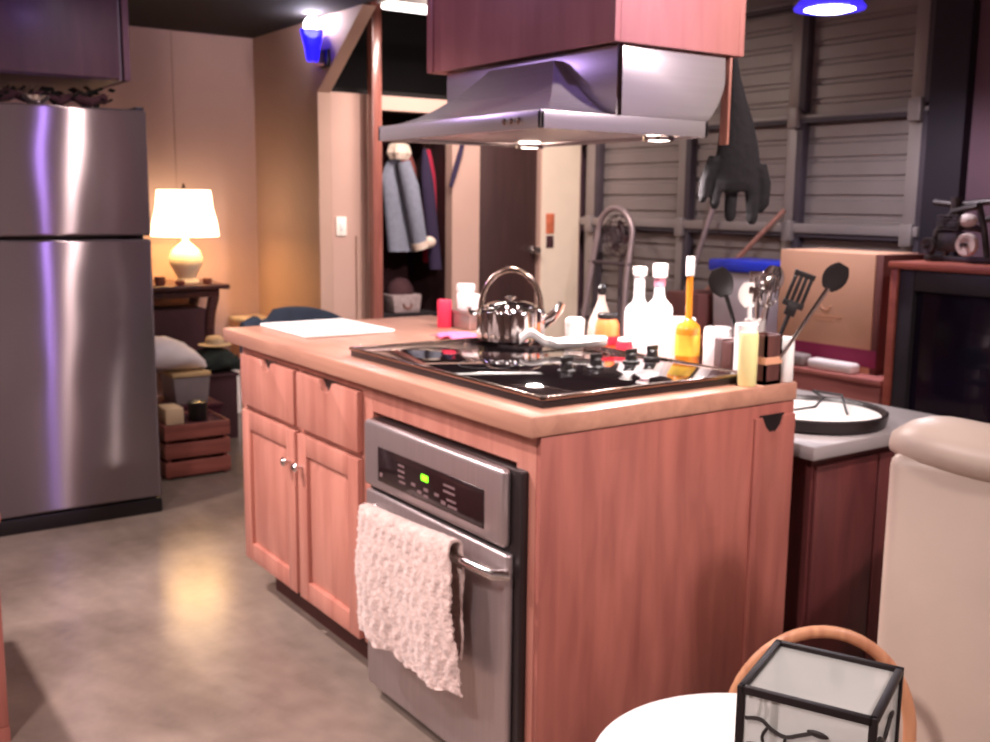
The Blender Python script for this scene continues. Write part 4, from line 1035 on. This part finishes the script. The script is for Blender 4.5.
def vine(name, T):
    m = MB(); m.T = LM @ T
    m.tube(smooth([(-.075, 0, .155), (-.055, 0, .158), (-.04, 0, .148), (-.022, 0, .143), (-.005, 0, .150), (.012, 0, .158)]), .0028, 8)
    m.tube(smooth([(-.045, 0, .15), (-.052, 0, .135), (-.048, 0, .115), (-.055, 0, .095)]), .0022, 8)
    m.tube([(-.022, 0, .143), (-.024, 0, .128), (-.020, 0, .118)], .002, 8)
    for x, z, a in ((.018, .158, .1), (-.018, .112, .3), (-.060, .120, 0), (-.056, .094, .2)):
        m.T = LM @ T @ Matrix.Translation((x, 0, z)) @ Matrix.Rotation(a, 4, 'Y')
        m.ball((0, 0, 0), .013, (1.1, .22, .36), 12)
    m.build(name, M['vine'], ln)
vine('vine_tracery', Matrix.Translation((0, -hw-.004, 0)))
vine('vine_tracery', Matrix.Translation((.005, hw+.004, .0)) @ Matrix.Rotation(PI, 4, 'Z'))
vine('vine_tracery', Matrix.Translation((hw+.004, 0, 0)) @ Matrix.Rotation(PI/2, 4, 'Z'))
vine('vine_tracery', Matrix.Translation((-hw-.004, 0, 0)) @ Matrix.Rotation(-PI/2, 4, 'Z'))
cl = lm(); cl.box(-.006, .006, hw-.012, hw-.004, hh_-.04, hh_-.012, .001); cl.build('clasp', M['iron'], ln)
# little pale shells scattered on the white table
for k, (x, y, r) in enumerate(((.72, -.235, .012), (.745, -.19, .009), (.77, -.255, .011))):
    MB().lathe([(0, 0), (r*.8, 0), (r, r*.3), (r*.5, r*.7), (0, r*.85)], (x, y, .5505), 16, sx=1.3).build('shell', M['cream'],
        label=('pale shell furthest from the lantern on the white table', 'smallest pale shell on the white table', 'pale shell close to the near edge of the white table')[k], cat='shell', group='pale shells on the white side table')
# hoop handled basket behind the table
bk = thing('hoop_basket', 'wicker basket with a tall bentwood hoop handle behind the white table', 'basket', (.555, .30, 0))
hx = Vector((.207, .264, 0)).normalized(); hc = Vector((.548, .285, 0))
MB().lathe([(0, .0), (.13, 0), (.15, .01), (.175, .15), (.18, .24), (.172, .24), (.165, .15), (.14, .02), (0, .015)], (hc.x, hc.y, 0), 48, rib=lambda a, z: 1+.012*math.sin(a*24+z*200)).build('body', M['wicker_dark'], bk)
MB().tube([hc+hx*.178+Vector((0, 0, .10))]+[hc+hx*.172*math.cos(PI*i/24)+Vector((0, 0, .37+.205*math.sin(PI*i/24))) for i in range(25)]+[hc-hx*.178+Vector((0, 0, .10))], .0125, 12, flat=.75).build('handle', M['wicker'], bk)
MB().tube(arc((hc.x, hc.y, .243), .178, 0, 2*PI, 40, (1, 0, 0), (0, 1, 0))[:-1], .011, 10, closed=True).build('rim', M['wicker'], bk)
hc2 = hc+Vector((-.03, .17, 0))

# ================================================================== LIGHT
def light(kind, name, loc, power, color, size=.05, target=None, spot=None, blend=.5):
    l = bpy.data.lights.new(name, kind); l.energy = power; l.color = color
    if kind in ('POINT', 'SPOT'): l.shadow_soft_size = size
    if kind == 'AREA': l.size = size
    if spot: l.spot_size = math.radians(spot); l.spot_blend = blend
    o = bpy.data.objects.new(name, l); o.location = loc; col.objects.link(o)
    if target is not None: o.rotation_euler = (Vector(target)-Vector(loc)).to_track_quat('-Z', 'Y').to_euler()
    return o
WARM = (1, .84, .80); PINK = (1, .85, .84); BLUE = (.42, .28, 1)
for x, y in ((-.95, .69), (-.375, .69)):
    light('SPOT', 'hood_light', (x, y, 1.522), 56, (1, .88, .84), .03, (x, y-.02, .9), 140, .6)
light('POINT', 'table_lamp_light', (-4.60, .815, 1.25), 48, (1, .84, .64), .09)
light('POINT', 'sconce_light', (-3.88, 1.335, 2.37), 22, (.9, .82, 1), .04)
light('AREA', 'strip_light_glow', (-3.3, 2.0, 2.34), 20, (1, .88, .80), .3, (-3.7, 2.4, .9))
light('SPOT', 'pendant_light', (-1.14, 2.33, 2.11), 90, (.95, .90, 1), .10, (-1.14, 2.33, 0), 165, .4)
# the kitchen's ceiling spots, then three wide lamps added as fill
light('SPOT', 'ceiling_spot', (-1.9, 1.9, 2.9), 250, WARM, .06, (-4.0, 2.45, 1.1), 62, .6)
light('SPOT', 'ceiling_spot', (-1.35, .24, 2.45), 70, WARM, .045, (-3.1, .25, .5), 84, .6)
light('SPOT', 'ceiling_spot', (1.0, .42, 2.4), 80, BLUE, .045, (-2.6, -.2, 1.4), 60, .7)
light('SPOT', 'ceiling_spot', (1.0, .85, 2.4), 210, WARM, .05, (-.3, .62, 1.8), 110, .8)
light('SPOT', 'ceiling_spot', (-1.9, -1.35, 2.95), 520, PINK, .06, (-.9, .1, .2), 57, .6)
light('SPOT', 'ceiling_spot', (-3.0, -1.9, 2.6), 90, (.6, .42, 1), .06, (-.8, .4, 2.1), 46, .7)
light('SPOT', 'fill_lamp', (.9, -2.2, 3.0), 380, PINK, .15, (.7, -1.9, 0), 120, .5)
light('SPOT', 'fill_lamp', (2.9, .6, 3.0), 300, PINK, .15, (2.6, .6, 0), 120, .5)
light('SPOT', 'fill_lamp', (-1.6, -3.0, 3.0), 400, PINK, .15, (-1.7, -2.7, 0), 120, .5)

wd = bpy.data.worlds.new('world'); bpy.context.scene.world = wd; wd.use_nodes = True
wd.node_tree.nodes['Background'].inputs['Color'].default_value = (.9, .7, .75, 1)
wd.node_tree.nodes['Background'].inputs['Strength'].default_value = .03

# ================================================================== CAMERA
cam = bpy.data.cameras.new('camera'); co = bpy.data.objects.new('camera', cam); col.objects.link(co)
r = Vector((.57036079, .82132288, .0108301)); u = Vector((-.13796686, .08279558, .98697013)); f = Vector((-.80972447, .56442326, -.16053869))
co.matrix_world = Matrix(((r.x, u.x, -f.x, 1.72424), (r.y, u.y, -f.y, -1.29652), (r.z, u.z, -f.z, 1.36884), (0, 0, 0, 1)))
cam.sensor_width = 36; cam.lens = 38.1368; cam.clip_start = .02
cam.dof.use_dof = True; cam.dof.focus_distance = .85; cam.dof.aperture_fstop = 13
sc_ = bpy.context.scene; sc_.camera = co
sc_.view_settings.view_transform = 'Standard'; sc_.view_settings.look = 'None'; sc_.view_settings.gamma = 1; sc_.view_settings.use_curve_mapping = False
sc_.view_settings.exposure = 0.0
